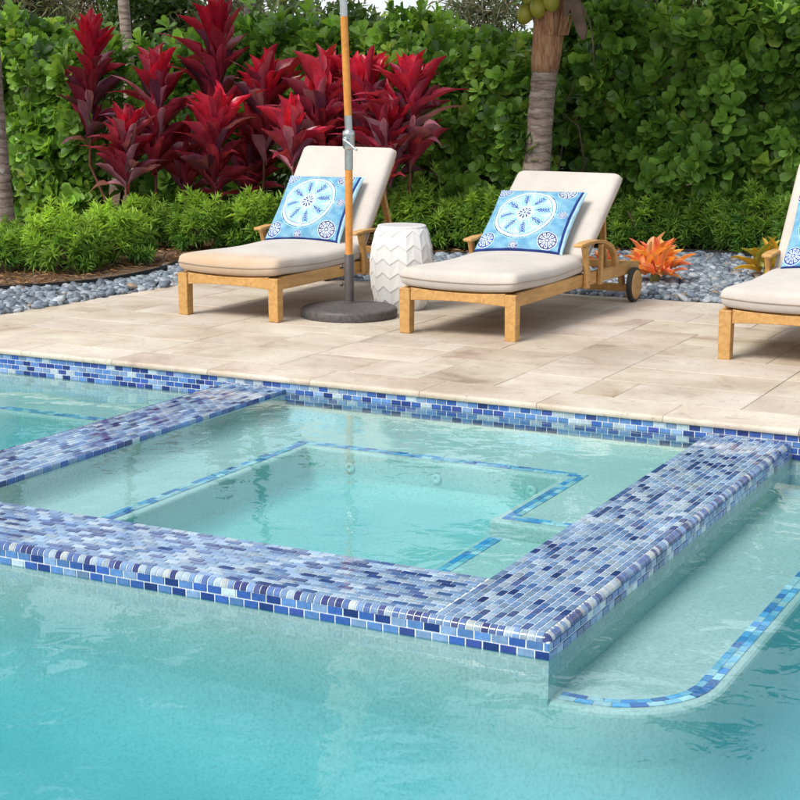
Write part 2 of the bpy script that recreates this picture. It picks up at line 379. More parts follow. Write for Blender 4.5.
# pebbles
EA = np.array(EDGE)
poly = np.vstack([EA, [[1, 10.4], [-6.6, 10.4], [-6.8, 7.1], [-9.2, 6.95]]])
def inside(P, Q):
    x, y = P[:, 0], P[:, 1]; c = np.zeros(len(P), bool); j = len(Q)-1
    for i in range(len(Q)):
        xi, yi = Q[i]; xj, yj = Q[j]
        cnd = ((yi > y) != (yj > y)) & (x < (xj-xi)*(y-yi)/(yj-yi+1e-12)+xi); c ^= cnd; j = i
    return c
P = rng.uniform([-8.4, 7.2], [-1.6, 13.5], (52000, 2))
ok = inside(P, poly) & ~((P[:, 0] > np.array([deck_left(y) for y in P[:, 1]])+.01) & (P[:, 1] < np.array([deck_back(x) for x in P[:, 0]])-.0))
P = P[ok]; npb = len(P)
seg, rings = 7, 4
T = [(0, 0, 1)]
V = []; 
for i in range(rings+1):
    th = math.pi*i/rings
    for k in range(seg): V.append((math.sin(th)*math.cos(2*math.pi*k/seg), math.sin(th)*math.sin(2*math.pi*k/seg), math.cos(th)))
V = np.array(V); Fq = np.array([(i*seg+k, (i+1)*seg+k, (i+1)*seg+(k+1) % seg, i*seg+(k+1) % seg) for i in range(rings) for k in range(seg)])
sz = rng.gamma(6, .0030, npb)+.008; sx = sz*rng.uniform(1, 1.5, npb); s_y = sz*rng.uniform(.8, 1.0, npb); szz = sz*rng.uniform(.5, .75, npb)
an = rng.uniform(0, 6.28, npb); ca_, sa_ = np.cos(an), np.sin(an)
Vv = V[None]*np.stack([sx, s_y, szz], 1)[:, None, :]*(1+rng.normal(0, .06, (npb, len(V), 1)))
tx = rng.normal(0, .25, npb)[:, None]; Vv[:, :, 2] += Vv[:, :, 0]*tx
X = Vv[:, :, 0]*ca_[:, None]-Vv[:, :, 1]*sa_[:, None]+P[:, 0:1]; Y = Vv[:, :, 0]*sa_[:, None]+Vv[:, :, 1]*ca_[:, None]+P[:, 1:2]
Z = Vv[:, :, 2]+(-.022+rng.uniform(0, .03, npb)+sz*.3)[:, None]
PV = np.stack([X, Y, Z], 2).reshape(-1, 3); PF = (Fq[None]+(np.arange(npb)*len(V))[:, None, None]).reshape(-1, 4)
pc = colmix(npb, [(.14, .17, .21), (.21, .245, .285), (.30, .33, .36), (.09, .105, .13), (.26, .19, .14)], [4, 4, 2, 2.2, .3], .15)
o = np_mesh('pebbles', PV, PF, np.repeat(pc, len(Fq), 0), 'pebble'); tagp(o, 'smooth blue grey river pebbles between the deck and the planting bed', 'pebbles', kind='stuff')

LP = rng.uniform([-9.5, 8], [-2, 14.2], (30000, 2)); ok = ~inside(LP, poly) & (LP[:, 1] > 8.0); LP = LP[ok]
LP = LP[~((LP[:, 0] > -7.6) & (LP[:, 1] < 10.6))][:14000]; nl_ = len(LP)
V, Fq, CC = stamp(T_BIT, np.column_stack([LP, rng.uniform(-.008, .012, nl_)]), np.column_stack([rng.normal(0, 1, (nl_, 2)), rng.normal(0, .15, nl_)]), np.column_stack([rng.normal(0, .3, (nl_, 2)), np.ones(nl_)]), rng.uniform(.03, .09, nl_), rng.uniform(.006, .022, nl_), colmix(nl_, [(.30, .18, .10), (.42, .28, .16), (.14, .08, .05), (.22, .10, .06)], [3, 2, 3, 2], .2))
o = np_mesh('leaf_litter', V, Fq, CC, 'tree_leaf', smooth=False); tagp(o, 'brown leaf and bark litter on the planting bed', 'litter', kind='stuff')
# ------------------------------------------------------------------ deck
def clip(poly, a, b, c):       # keep a*x+b*y <= c
    out = []
    for i in range(len(poly)):
        p, q = poly[i], poly[(i+1) % len(poly)]; dp = a*p[0]+b*p[1]-c; dq = a*q[0]+b*q[1]-c
        if dp <= 0: out.append(p)
        if dp*dq < 0: t_ = dp/(dp-dq); out.append((p[0]+(q[0]-p[0])*t_, p[1]+(q[1]-p[1])*t_))
    return out
mb = MB(); J = .0014
def paver(x0, x1, y0, y1, zt=0, col=None):
    pl = [(x0+J, y0+J), (x1-J, y0+J), (x1-J, y1-J), (x0+J, y1-J)]
    pl = clip(pl, -1, .075, 6.87+7.86*.075); pl = clip(pl, -.04, 1, 10.53+3.6*.04)
    if len(pl) < 3: return
    if col is None: k = random.gauss(1, .04); col = (k, k*random.uniform(.975, 1.01), k*random.uniform(.94, 1.02))
    n_ = len(pl); dz = random.uniform(-.0012, .0012); cx = sum(p[0] for p in pl)/n_; cyy = sum(p[1] for p in pl)/n_
    top = [(p[0]+(.003 if p[0] < cx else -.003), p[1]+(.003 if p[1] < cyy else -.003), dz) for p in pl]
    vs = [(*p, -.012) for p in pl]+[(*p, dz-.0022) for p in pl]+top
    fs = [tuple(range(2*n_, 3*n_))]
    for l_ in (0, 1):
        for i in range(n_): fs.append((l_*n_+i, l_*n_+(i+1) % n_, (l_+1)*n_+(i+1) % n_, (l_+1)*n_+i))
    mb.add(vs, fs, col)
# french-pattern like courses in 0.2 m modules
M_ = .205; gx0, gy0 = -7.25, 7.16; NX, NY = 62, 17
occ = np.zeros((NX, NY), bool); shapes = [(3, 2), (2, 3), (2, 2), (2, 4), (4, 2), (1, 2), (2, 1), (1, 1)]
for j in range(NY):
    for i in range(NX):
        if occ[i, j]: continue
        c_ = [s_ for s_ in shapes if i+s_[0] <= NX and j+s_[1] <= NY and not occ[i:i+s_[0], j:j+s_[1]].any()]
        w_ = [{(3, 2): 5, (2, 3): 3, (2, 2): 3, (4, 2): 3, (2, 4): 1}.get(s_, .15) for s_ in c_]
        s_ = random.choices(c_, w_)[0]; occ[i:i+s_[0], j:j+s_[1]] = True
        paver(gx0+i*M_, gx0+(i+s_[0])*M_, gy0+j*M_, gy0+(j+s_[1])*M_)
# coping stones with a rounded overhanging nose
x = -8.9
CY0, CY1 = 6.855, 7.158
while x < 5.2:
    k = random.gauss(1.04, .03); col = (k, k*.99, k*.97); w_ = .61
    prof = [(CY1, -.03), (CY0+.008, -.03), (CY0+.002, -.026), (CY0, -.018), (CY0+.001, -.010), (CY0+.005, -.003), (CY0+.012, 0), (CY1-J, 0), (CY1-J, -.012)]
    n_ = len(prof); xa, xb = x+.0012, x+w_-.0012
    mb.add([(xa, *p) for p in prof]+[(xb, *p) for p in prof], [tuple(range(n_-1, -1, -1)), tuple(range(n_, 2*n_))]+[(i, (i+1) % n_, n_+(i+1) % n_, n_+i) for i in range(n_)], col)
    x += w_
deck = tagp(mb.build('pool_deck', 'travertine'), kind='structure')
mb = MB()
pl = clip([(-9.5, CY1-.01), (6, CY1-.01), (6, 12), (-9.5, 12)], -1, .075, 6.87+7.86*.075-.004); pl = clip(pl, -.04, 1, 10.53+3.6*.04-.004)
mb.add([(*p, -.0055) for p in pl]+[(*p, -.08) for p in pl], [tuple(range(len(pl)))]+[((i+1) % len(pl), i, len(pl)+i, len(pl)+(i+1) % len(pl)) for i in range(len(pl))])
mb.box(-9.3, 5.3, 6.89, CY1-.01, -.2, -.033)
tagp(mb.build('deck_joints', 'joint_sand'), kind='structure')
mb = MB()
mb.box(5.0, 9, -3, 6.85, -.1, 0); mb.box(-9.3, 9, -7, -3.0, -.1, 0.0)
tagp(mb.build('near_deck', 'travertine'), kind='structure')

# ------------------------------------------------------------------ pool basin
FLOOR = -.66
mb = MB()
mb.box(x0-.3, x1+.3, y0-.3, y1+.3, FLOOR-.2, FLOOR)
mb.box(x0-.3, x1+.3, y1, y1+.25, FLOOR+.001, -.034)
mb.box(x0-.25, x0, y0, y1-.001, FLOOR+.001, -.034); mb.box(x1, x1+.25, y0, y1-.001, FLOOR+.001, -.034); mb.box(x0-.3, x1+.3, y0-.25, y0-.001, FLOOR+.001, -.034)
basin = tagp(mb.build('pool_basin', 'pool_plaster'), kind='structure')

TW, TL = .0272, .0544
PAL_DRY = [(.015, .03, .16), (.035, .09, .33), (.09, .19, .42), (.19, .29, .47), (.40, .48, .54), (.04, .06, .26)]  # darkened blues: shade under the coping is put into the colour
PW_DRY = [1.8, 2.6, 2.6, 2.0, 1.0, .9]
PAL_WET = [(.02, .09, .42), (.05, .22, .62), (.10, .35, .70), (.25, .50, .72), (.50, .66, .74)]
PW_WET = [1.6, 2.2, 2.2, 2.2, 3.6]
def pick(pal, w_):
    c = random.choices(pal, w_)[0]; k = random.gauss(1, .12); return tuple(max(.005, v*k) for v in c)
def tiles(mb, O, U, V, lu, lv, pal=PAL_DRY, pw=PW_DRY, h=.0028, tilt=.006, ofs=.5, tl=TL, tw=TW):
    """rows of tiles: long side along U, rows stacked along V; N = U x V"""
    O, U, V = Vector(O), Vector(U), Vector(V); Nn = U.cross(V); g = .0020
    nv = max(1, round(lv/tw)); tw = lv/nv
    for j in range(nv):
        s_ = -tl*(ofs*(j % 2)) - random.choice((0, 0, .0))
        while s_ < lu-1e-6:
            a, b_ = max(s_, 0)+g, min(s_+tl, lu)-g; s_ += tl
            if b_-a < .004: continue
            c0, c1 = j*tw+g, (j+1)*tw-g; i_ = .0011; tu, tv_ = random.gauss(0, tilt), random.gauss(0, tilt)
            def pt(u_, v_, hh): 
                dz = (u_-(a+b_)/2)*tu+(v_-(c0+c1)/2)*tv_ if hh else 0
                return O+U*u_+V*v_+Nn*(hh+dz)
            vs = [pt(a, c0, 0), pt(b_, c0, 0), pt(b_, c1, 0), pt(a, c1, 0), pt(a+i_, c0+i_, h), pt(b_-i_, c0+i_, h), pt(b_-i_, c1-i_, h), pt(a+i_, c1-i_, h)]
            mb.add(vs, [(4, 5, 6, 7), (0, 1, 5, 4), (1, 2, 6, 5), (2, 3, 7, 6), (3, 0, 4, 7)], pick(pal, pw))
def path_tiles(mb, pts, z, side_ofs, rows=2, pal=PAL_WET, pw=PW_WET, h=.003):
    """rows of tiles following a 2-D line, laid to its left"""
    P = [Vector((*p, 0)) for p in pts]; Ls = [0]
    for a, b_ in zip(P, P[1:]): Ls.append(Ls[-1]+(b_-a).length)
    def at(s_):
        s_ = min(max(s_, 0), Ls[-1]-1e-6)
        for i in range(len(P)-1):
            if Ls[i+1] >= s_: break
        d = (P[i+1]-P[i]).normalized(); return P[i]+d*(s_-Ls[i]), d
    for j in range(rows):
        s_ = -TL*.5*(j % 2)
        while s_ < Ls[-1]:
            a, b_ = max(s_, 0)+.0012, min(s_+TL, Ls[-1])-.0012; s_ += TL
            if b_-a < .006: continue
            (pa, da), (pb, db) = at(a), at(b_); na, nb = Vector((-da.y, da.x, 0)), Vector((-db.y, db.x, 0))
            d_ = (pb-pa).normalized(); nn = Vector((-d_.y, d_.x, 0)); o0, o1 = side_ofs+j*TW+.001, side_ofs+(j+1)*TW-.001
            q = [pa+na*o0, pb+nb*o0, pb+nb*o1, pa+na*o1]
            mb.add([(p.x, p.y, z) for p in q]+[(p.x, p.y, z+h) for p in q], [(4, 5, 6, 7), (0, 1, 5, 4), (1, 2, 6, 5), (2, 3, 7, 6), (3, 0, 4, 7)], pick(pal, pw))
# waterline band under the coping
mb = MB(); tiles(mb, (-8.9, 6.872, -.030-4*TW), (1, 0, 0), (0, 0, 1), 13.8, 4*TW)
tagp(mb.build('waterline_tiles', 'glass_tile'), kind='structure')
mb = MB(); mb.box(-9, 5, 6.8725, 6.8745, -.139, -.031)
tagp(mb.build('waterline_grout', 'grout'), kind='structure')

# pool benches
def prism(name, pts, z0, z1, mat, parent=None, bevel=.012):
    mb = MB(); n_ = len(pts)
    ar = sum(pts[i][0]*pts[(i+1) % n_][1]-pts[(i+1) % n_][0]*pts[i][1] for i in range(n_))
    if ar < 0: pts = pts[::-1]
    mb.add([(*p, z0) for p in pts]+[(*p, z1) for p in pts], [tuple(range(n_-1, -1, -1)), tuple(range(n_, 2*n_))]+[(i, (i+1) % n_, n_+(i+1) % n_, n_+i) for i in range(n_)])
    return mb.build(name, mat, parent, bevel=bevel, seg=3)
BZ = -.258
R_ = .34; BX, BY = -1.19, 4.0835
arc = [(BX-R_+R_*math.sin(a), BY+R_-R_*math.cos(a)) for a in np.linspace(0, math.pi/2, 14)]
line = [(-1.65, BY)]+arc+[(BX, 6.876)]
seat = prism('pool_bench', line+[(-1.65, 6.876)], FLOOR, BZ, 'pool_plaster', bevel=.02)
seat['kind'] = 'structure'
mb = MB(); path_tiles(mb, [(-1.60, BY+.03)]+[(BX-R_+(R_-.03)*math.sin(a), BY+R_-(R_-.03)*math.cos(a)) for a in np.linspace(0, math.pi/2, 16)]+[(BX-.03, 6.87)], BZ+.001, 0)
mb.build('edge_tiles', 'glass_tile', seat)
seat2 = prism('pool_bench', [(-8.99, 6.49), (-4.50, 6.49), (-4.50, 6.876), (-8.99, 6.876)], FLOOR, -.25, 'pool_plaster', bevel=.02); seat2['kind'] = 'structure'
mb = MB(); path_tiles(mb, [(-8.9, 6.52), (-4.54, 6.52)], -.249, 0); mb.build('edge_tiles', 'glass_tile', seat2)

def cove(name, pts, rad, par, FLOOR=FLOOR):
    P = [Vector((*p, 0)) for p in pts]; n_ = len(P); vs = []; K = 7
    for i, p in enumerate(P):
        d0 = (P[i]-P[i-1]).normalized() if i else (P[1]-P[0]).normalized(); d1 = (P[i+1]-P[i]).normalized() if i < n_-1 else d0
        na, nb = Vector((d0.y, -d0.x, 0)), Vector((d1.y, -d1.x, 0)); m_ = (na+nb); m_ = m_/max(.3, m_.dot(na))
        for k in range(K+1):
            a = math.pi/2*k/K; q = p+m_*(rad*(1-math.cos(a))-.003); vs.append((q.x, q.y, FLOOR+rad*(1-math.sin(a))-.002))
    mb = MB(); mb.add(vs, [(i*(K+1)+k, (i+1)*(K+1)+k, (i+1)*(K+1)+k+1, i*(K+1)+k+1) for i in range(n_-1) for k in range(K)])
    return mb.build(name, 'pool_plaster', par, smooth=True)
cove('floor_cove', [(-4.54, 6.48), (-4.54, 4.08), (-1.66, 4.08)]+arc+[(BX, 6.87)], .26, basin)
cove('floor_cove', [(-8.98, 6.49), (-4.55, 6.49)], .26, basin)
# ------------------------------------------------------------------ spa
ZT = -.06; SX0, SX1, SY0 = -4.54, -1.61, 4.08; IX0, IX1, IY0 = -4.165, -1.983, 4.495; YB = 6.872
spa = empty('raised_spa', (-3.07, 5.5, FLOOR), 'raised rectangular spa with blue glass mosaic rim standing in the pool', 'spa')
def sp_obj(o): o.parent = spa; o.location = (3.07, -5.5, -FLOOR); return o
mb = MB(); e = .003
mb.box(SX0+e, SX1-e, SY0+e, IY0-e, FLOOR+.001, ZT-.026); mb.box(SX0+e, IX0-e, IY0-e, YB, FLOOR+.001, ZT-.0265); mb.box(IX1+e, SX1-e, IY0-e, YB, FLOOR+.001, ZT-.0265)
sp_obj(mb.build('wall', 'pool_plaster'))
BR = .022
mb = MB()   # grout bed under the tiles: top slabs, faces
g = .0025
mb.box(SX0+BR, SX1-BR, SY0+BR, IY0-g, ZT-.0262, ZT-g); mb.box(SX0+BR, IX0-g, IY0-g, YB, ZT-.0262, ZT-g-.0001); mb.box(IX1+g, SX1-BR, IY0-g, YB, ZT-.0262, ZT-g-.0001)
fz0 = ZT-BR-2*TW
mb.box(SX0+g, SX1-g, SY0+g, SY0+g+.01, fz0, ZT-BR+.002); mb.box(SX1-g-.01, SX1-g, SY0+.013, YB, fz0, ZT-BR+.002); mb.box(SX0+g, SX0+g+.01, SY0+.013, YB, fz0, ZT-BR+.002)
mb.box(IX0-g-.012, IX0-g, IY0-.004, YB, ZT-.0285, ZT-.0263); mb.box(IX1+g, IX1+g+.012, IY0-.004, YB, ZT-.0285, ZT-.0263)
# rounded grout fillet under the bullnose
def nose_prof(r, n_=6): return [(r-r*math.sin(a), r*math.cos(a)-r) for a in np.linspace(0, math.pi/2, n_)]   # (inset from edge, z from top)
for (ax, p0, p1) in (('x', SX0+BR, SX1-BR), ('yr', SY0+BR, YB), ('yl', SY0+BR, YB)):
    pr = [(BR-(BR-.0022)*math.sin(a), (BR-.0022)*math.cos(a)-BR) for a in np.linspace(0, math.pi/2, 6)]
    for (i0, z0_), (i1, z1_) in zip(pr, pr[1:]):
        if ax == 'x': mb.add([(p0, SY0+i0, ZT+z0_), (p1, SY0+i0, ZT+z0_), (p1, SY0+i1, ZT+z1_), (p0, SY0+i1, ZT+z1_)], [(3, 2, 1, 0)])
        elif ax == 'yr': mb.add([(SX1-i0, p0, ZT+z0_), (SX1-i0, p1, ZT+z0_), (SX1-i1, p1, ZT+z1_), (SX1-i1, p0, ZT+z1_)], [(3, 2, 1, 0)])
        else: mb.add([(SX0+i0, p0, ZT+z0_), (SX0+i0, p1, ZT+z0_), (SX0+i1, p1, ZT+z1_), (SX0+i1, p0, ZT+z1_)], [(0, 1, 2, 3)])
sp_obj(mb.build('grout_lines', 'grout'))
mb = MB()   # rim tiles
zt = ZT-g
PR = [(.022, .05, .17), (.06, .125, .29), (.145, .235, .39), (.215, .32, .455), (.31, .40, .49), (.07, .105, .24)]; PRW = [1.1, 1.2, 2.6, 3.6, 2.4, .5]
tiles(mb, (SX0+BR+.002, SY0+BR+.002, zt), (1, 0, 0), (0, 1, 0), IX1-SX0-BR-.002, IY0-SY0-BR-.003, PR, PRW)
tiles(mb, (SX1-BR-.002, SY0+BR+.002, zt), (0, 1, 0), (-1, 0, 0), YB-SY0-BR-.004, SX1-BR-IX1-.003, PR, PRW)
tiles(mb, (IX0, IY0, zt), (0, 1, 0), (-1, 0, 0), YB-IY0-.002, IX0-SX0-BR-.003, PR, PRW)
sp_obj(mb.build('rim_tiles', 'glass_tile'))
mb = MB()   # bullnose pieces
PB = [(.02, .03, .13), (.06, .11, .27), (.13, .22, .38), (.28, .36, .44), (.35, .39, .40), (.05, .07, .19)]; PBW = [1.8, 2, 2.2, 2, 1.2, 1]
def nose(mapf, p0, p1):
    n_ = round((p1-p0)/.0243); w_ = (p1-p0)/n_
    pr = nose_prof(BR, 7); lastv = None
    for k in range(n_):
        a, b_ = p0+k*w_+.0011, p0+(k+1)*w_-.0011; c = pick(PB, PBW); vs = []
        for q, (i_, z_) in enumerate(pr):
            for s_ in (a, a+.0015, b_-.0015, b_):
                d_ = .0016 if s_ in (a, b_) else 0
                ang = q/(len(pr)-1)*math.pi/2
                vs.append(mapf(s_, i_+d_*math.sin(ang), ZT+z_-d_*math.cos(ang)))
        m_ = 4; fs = [(r_*m_+q, r_*m_+q+1, (r_+1)*m_+q+1, (r_+1)*m_+q) for r_ in range(len(pr)-1) for q in range(3)]
        mb.add(vs, fs, c)
nose(lambda s_, i_, z_: (s_, SY0+i_, z_), SX0+BR, SX1-BR)
nose(lambda s_, i_, z_: (SX1-i_, s_, z_), SY0+BR, YB)
nose(lambda s_, i_, z_: (SX0+i_, s_, z_), SY0+BR, YB)
for cx, sg in ((SX1-BR, 1), (SX0+BR, -1)):      # corner caps
    vs = []; n1 = 6
    for i in range(n1+1):
        th = math.pi/2*i/n1
        for k in range(n1+1):
            ph = math.pi/2*k/n1; vs.append((cx+sg*BR*math.sin(th)*math.cos(ph), SY0+BR-BR*math.sin(th)*math.sin(ph), ZT-BR+BR*math.cos(th)))
    mb.add(vs, [(i*(n1+1)+k, i*(n1+1)+k+1, (i+1)*(n1+1)+k+1, (i+1)*(n1+1)+k) for i in range(n1) for k in range(n1)], (.03, .05, .17))
sp_obj(mb.build('bullnose_trim', 'glass_tile', auto=35))
mb = MB()   # face tiles
tiles(mb, (SX0, SY0+g, ZT-BR-2*TW), (1, 0, 0), (0, 0, 1), SX1-SX0, 2*TW)
tiles(mb, (SX1-g, SY0, ZT-BR-2*TW), (0, 1, 0), (0, 0, 1), YB-SY0, 2*TW)
tiles(mb, (SX0+g, YB, ZT-BR-2*TW), (0, -1, 0), (0, 0, 1), YB-SY0, 2*TW)
sp_obj(mb.build('face_tiles', 'glass_tile')); mb = MB()
tiles(mb, (IX0-g, IY0, ZT-1*TW), (0, 1, 0), (0, 0, 1), YB-IY0, 1*TW); tiles(mb, (IX1+g, YB, ZT-1*TW), (0, -1, 0), (0, 0, 1), YB-IY0, 1*TW)
tiles(mb, (IX1, IY0-g, ZT-1*TW), (-1, 0, 0), (0, 0, 1), IX1-IX0, 1*TW)
sp_obj(mb.build('inner_tiles', 'glass_tile'))
SFL = -.385; SB = -.2
mb = MB(); mb.box(IX0-.01, IX1+.01, IY0-.01, YB+.002, SFL-.06, SFL); sp_obj(mb.build('floor', 'pool_plaster'))
bench = prism('bench', [(IX0-.012, IY0-.012), (IX0-.012, YB+.001), (IX1+.012, YB+.001), (IX1+.012, 5.565), (-2.465, 5.565), (-2.465, 6.335), (-3.725, 6.335), (-3.725, 4.87), (-2.48, 4.87), (-2.48, IY0-.012)], SFL-.03, SB, 'pool_plaster', None, .014); sp_obj(bench)
low = prism('step', [(-2.475, IY0-.01), (-2.475, 5.5645), (IX1+.011, 5.5645), (IX1+.011, IY0-.01)], SFL-.03, SB-.06, 'pool_plaster', None, .014); sp_obj(low)
mb = MB()
path_tiles(mb, [(-3.812, 6.373), (-3.812, 4.5)], SB+.001, 0, 2)
path_tiles(mb, [(-3.812, 6.373), (-2.373, 6.373)], SB+.001, 0, 2)
path_tiles(mb, [(-2.427, 6.371), (-2.427, 5.666)], SB+.001, 0, 2)
path_tiles(mb, [(-2.427, 5.611), (IX1, 5.611)], SB+.001, 0, 2)
bt = mb.build('edge_tiles', 'glass_tile', bench)
mb = MB(); path_tiles(mb, [(-2.445, 5.54), (-2.445, 4.5)], SB-.059, 0, 2); mb.build('edge_tiles', 'glass_tile', low)
for (x_, z_) in ((-3.50, -.275), (-3.06, -.275), (-2.60, -.275)):
    mb = MB(); mb.lathe([(.0, 0), (.022, 0), (.025, .003), (.022, .007), (.008, .008), (.007, .005), (0, .005)][::-1], 20)
    o = mb.build('jet_fitting', 'jet_plastic', smooth=True); o.parent = spa; o.rotation_euler = (math.pi/2, 0, 0); o.location = (x_+3.07, 6.333-5.5, z_-FLOOR)

def spc(pts, rad, z): o = cove('cove', pts, rad, None, z); sp_obj(o)
spc([(IX0, IY0), (IX0, YB), (IX1, YB), (IX1, 5.565)], .085, SB)
spc([(IX1+.002, 5.565), (IX1+.002, IY0)], .08, SB-.06)
spc([(-3.725, 4.87), (-3.725, 6.335), (-2.465, 6.335), (-2.465, 5.57), (-2.475, 5.55), (-2.475, 4.87)], .09, SFL)
# water bodies
def water(name, pts, z0, z1, mat):
    o = prism(name, pts, z0, z1, mat, bevel=0); o['kind'] = 'structure'; return o
water('pool_water', [(x0-.1, y0-.1), (x1+.1, y0-.1), (x1+.1, 6.884), (-1.8, 6.884), (-1.8, 4.28), (-4.35, 4.28), (-4.35, 6.884), (x0-.1, 6.884)], FLOOR-.05, -.131, 'pool_water_mat')
water('spa_water', [(IX0-.008, IY0-.008), (IX1+.008, IY0-.008), (IX1+.008, 6.885), (IX0-.008, 6.885)], SFL-.03, -.076, 'spa_water_mat')

# ------------------------------------------------------------------ sun loungers
def cushion_mb(w, l, t_, sag=0., dome=.012, nx=22, ny=34, droop=0.):
    """boxed cushion: x across, y along from 0 to l, z from 0 to t_"""
    mb = MB(); us = [math.sin(a)*.5+.5 if False else a for a in np.linspace(-1, 1, nx)]
    def warp(a): return math.copysign(1-(1-abs(a))**1.7, a)
    us = [warp(a) for a in np.linspace(-1, 1, nx)]; vs_ = [warp(a) for a in np.linspace(-1, 1, ny)]
    def prof(a, b_, p=7.):
        ra = max(0, 1-abs(a)**(p*3)); rb = max(0, 1-abs(b_)**(p*6)); return (ra*rb)**.42
    V = []; 
    for s_ in (1, -1):
        for b_ in vs_:
            for a in us:
                h = prof(a, b_)*t_/2; zz = t_/2+s_*h+(dome*(1-a*a)*(1-b_**4) if s_ > 0 else 0)
                y = (b_*.5+.5)*l; rr = (1-abs(a)**8)**.12 if abs(a) < 1 else 0
                # rounded plan corners
                cx_ = a*w/2; c_ = max(0, abs(a)-.88)/.12; d_ = max(0, abs(b_)-.93)/.07
                if c_ > 0 and d_ > 0: 
                    k = math.hypot(c_, d_); k = max(c_, d_)/k
                    cx_ = math.copysign(w/2*(.88+.12*c_*k), a); y = l/2+math.copysign(l/2*(.93+.07*d_*k), b_)
                if droop: zz -= droop*max(0, 1-y/.45)**2
                V.append((cx_, y, zz-sag*(1-a*a)))
    Fs = []; q = nx*ny
    for j in range(ny-1):
        for i in range(nx-1):
            a = j*nx+i; Fs += [(a, a+1, a+nx+1, a+nx), (q+a, q+a+nx, q+a+nx+1, q+a+1)]
    mb.add(V, Fs); rim = [V[i] for i in range(nx)]+[V[j*nx+nx-1] for j in range(1, ny)]+[V[(ny-1)*nx+i] for i in range(nx-2, -1, -1)]+[V[j*nx] for j in range(ny-2, 0, -1)]
    return mb, rim
def merge_mesh(o):
    bm = bmesh.new(); bm.from_mesh(o.data); bmesh.ops.remove_doubles(bm, verts=bm.verts, dist=1e-4); bm.to_mesh(o.data); bm.free(); return o
def make_lounger(loc, rz, ang, label, group, w=.68, fab='cushion_fabric'):
    T = empty('sun_lounger', loc, label, 'sun lounger', group, rz)
    hw = w/2; zr = .275; LEN = 2.14; yb = 1.13; zb = .285   # backrest hinge
    for s_ in (-1, 1):
        mb = MB(); xc = s_*(hw-.035)
        mb.sweep([(xc, .038, 0), (xc, .035, .12), (xc, .035, .268)], [.066, .068, .07], [.066, .068, .07], (0, 1, 0))
        mb.build('leg', 'teak', T, bevel=.005)
        mb = MB(); xr = s_*(hw-.019)
        mb.sweep([(xr, .071, .236), (xr, 1.0, .236), (xr, 1.5, .232), (xr, 1.9, .228), (xr, LEN, .218)], .034, [.078, .078, .080, .082, .072])
        mb.build('side_rail', 'teak', T, bevel=.005)
        # wheel
        wh = empty('wheel', (s_*(hw+.030), 1.95, .116), None, None); wh.parent = T
        mb = MB(); mb.lathe([(.098, -.019), (.114, -.016), (.117, 0), (.114, .016), (.098, .019)], 36); o = mb.build('tyre', 'black_rubber', wh, auto=50); o.rotation_euler = (0, math.pi/2, 0)
        mb = MB(); mb.lathe([(0, -.028), (.02, -.028), (.024, -.0235), (.094, -.0235), (.099, -.0195), (.099, .0195), (.094, .0235), (.024, .0235), (.02, .028), (0, .028)], 36); o = mb.build('rim', 'teak', wh, auto=30); o.rotation_euler = (0, math.pi/2, 0)
        # armrest with two posts
        ar = MB(); xa = s_*(hw+.002)
        ar.sweep([(xa, .95, .462), (xa, 1.08, .470), (xa, 1.24, .468), (xa, 1.40, .450), (xa, 1.54, .405), (xa, 1.62, .345), (xa, 1.65, .272)], [.060, .066, .064, .056, .046, .038, .034], [.020, .022, .022, .024, .032, .036, .036])
        arm = ar.build('armrest', 'teak', T, bevel=.006)
        for (yy, lean) in ((1.04, .045), (1.33, 0)):
            mb = MB(); xp = s_*(hw+.015)
            if yy < 1.2: mb.sweep([(xp, yy+.045, .185), (xp, yy+.05, .27), (xp, yy+.02, .38), (xp, yy-.005, .457)], .030, [.05, .052, .04, .05], (0, 1, 0))
            else: mb.sweep([(xp, yy, .185), (xp, yy, .32), (xp, yy, .445)], .026, .04, (0, 1, 0))
            mb.build('post', 'teak', arm, bevel=.004)
    mb = MB()     # front rail, upper and lower edge sagging to the middle
    pts = []; n_ = 13
    for i in range(n_):
        a = -1+2*i/(n_-1); pts.append((a*(hw-.071), .026, 0, .274-.014*(1-a*a), .198+.012*(1-a*a)))
    V = []
    for (x_, y_, _, zt_, zb_) in pts: V += [(x_, .008, zb_), (x_, .042, zb_), (x_, .042, zt_), (x_, .008, zt_)]
    Fs = [(0, 1, 2, 3), tuple(4*(n_-1)+k for k in (3, 2, 1, 0))]+[(4*i+(k+1) % 4, 4*i+k, 4*i+4+k, 4*i+4+(k+1) % 4) for i in range(n_-1) for k in range(4)]
    mb.add(V, Fs); mb.build('front_rail', 'teak', T, bevel=.003)
    mb = MB(); mb.sweep([(-hw+.037, LEN-.03, .228), (hw-.037, LEN-.03, .228)], .03, .05); mb.build('rear_rail', 'teak', T, bevel=.004)
    mb = MB(); mb.sweep([(-hw-.008, 1.95, .09), (hw+.008, 1.95, .09)], .045, .05); 
    for s_ in (-1, 1): mb.sweep([(s_*(hw-.055), 1.95, .11), (s_*(hw-.055), 1.9, .25)], .03, .06, (0, 1, 0))
    mb.build('axle', 'teak', T, bevel=.004)
    mb = MB()     # seat slats
    for k in range(14): mb.box(-hw+.037, hw-.037, .10+k*.075, .155+k*.075, .246, .262)
    mb.build('seat_slats', 'teak', T, bevel=.003)
    # backrest frame
    BL = .80; ca, sa = math.cos(ang), math.sin(ang)
    def bp(x_, s_, o_=0): return (x_, yb+s_*ca-o_*sa, zb+s_*sa+o_*ca)
    mb = MB()
    for s_ in (-1, 1): mb.sweep([bp(s_*(hw-.058), -.02, 0), bp(s_*(hw-.058), BL, 0)], .04, .034, bp(0, 0, 1) if False else (0, -sa, ca))
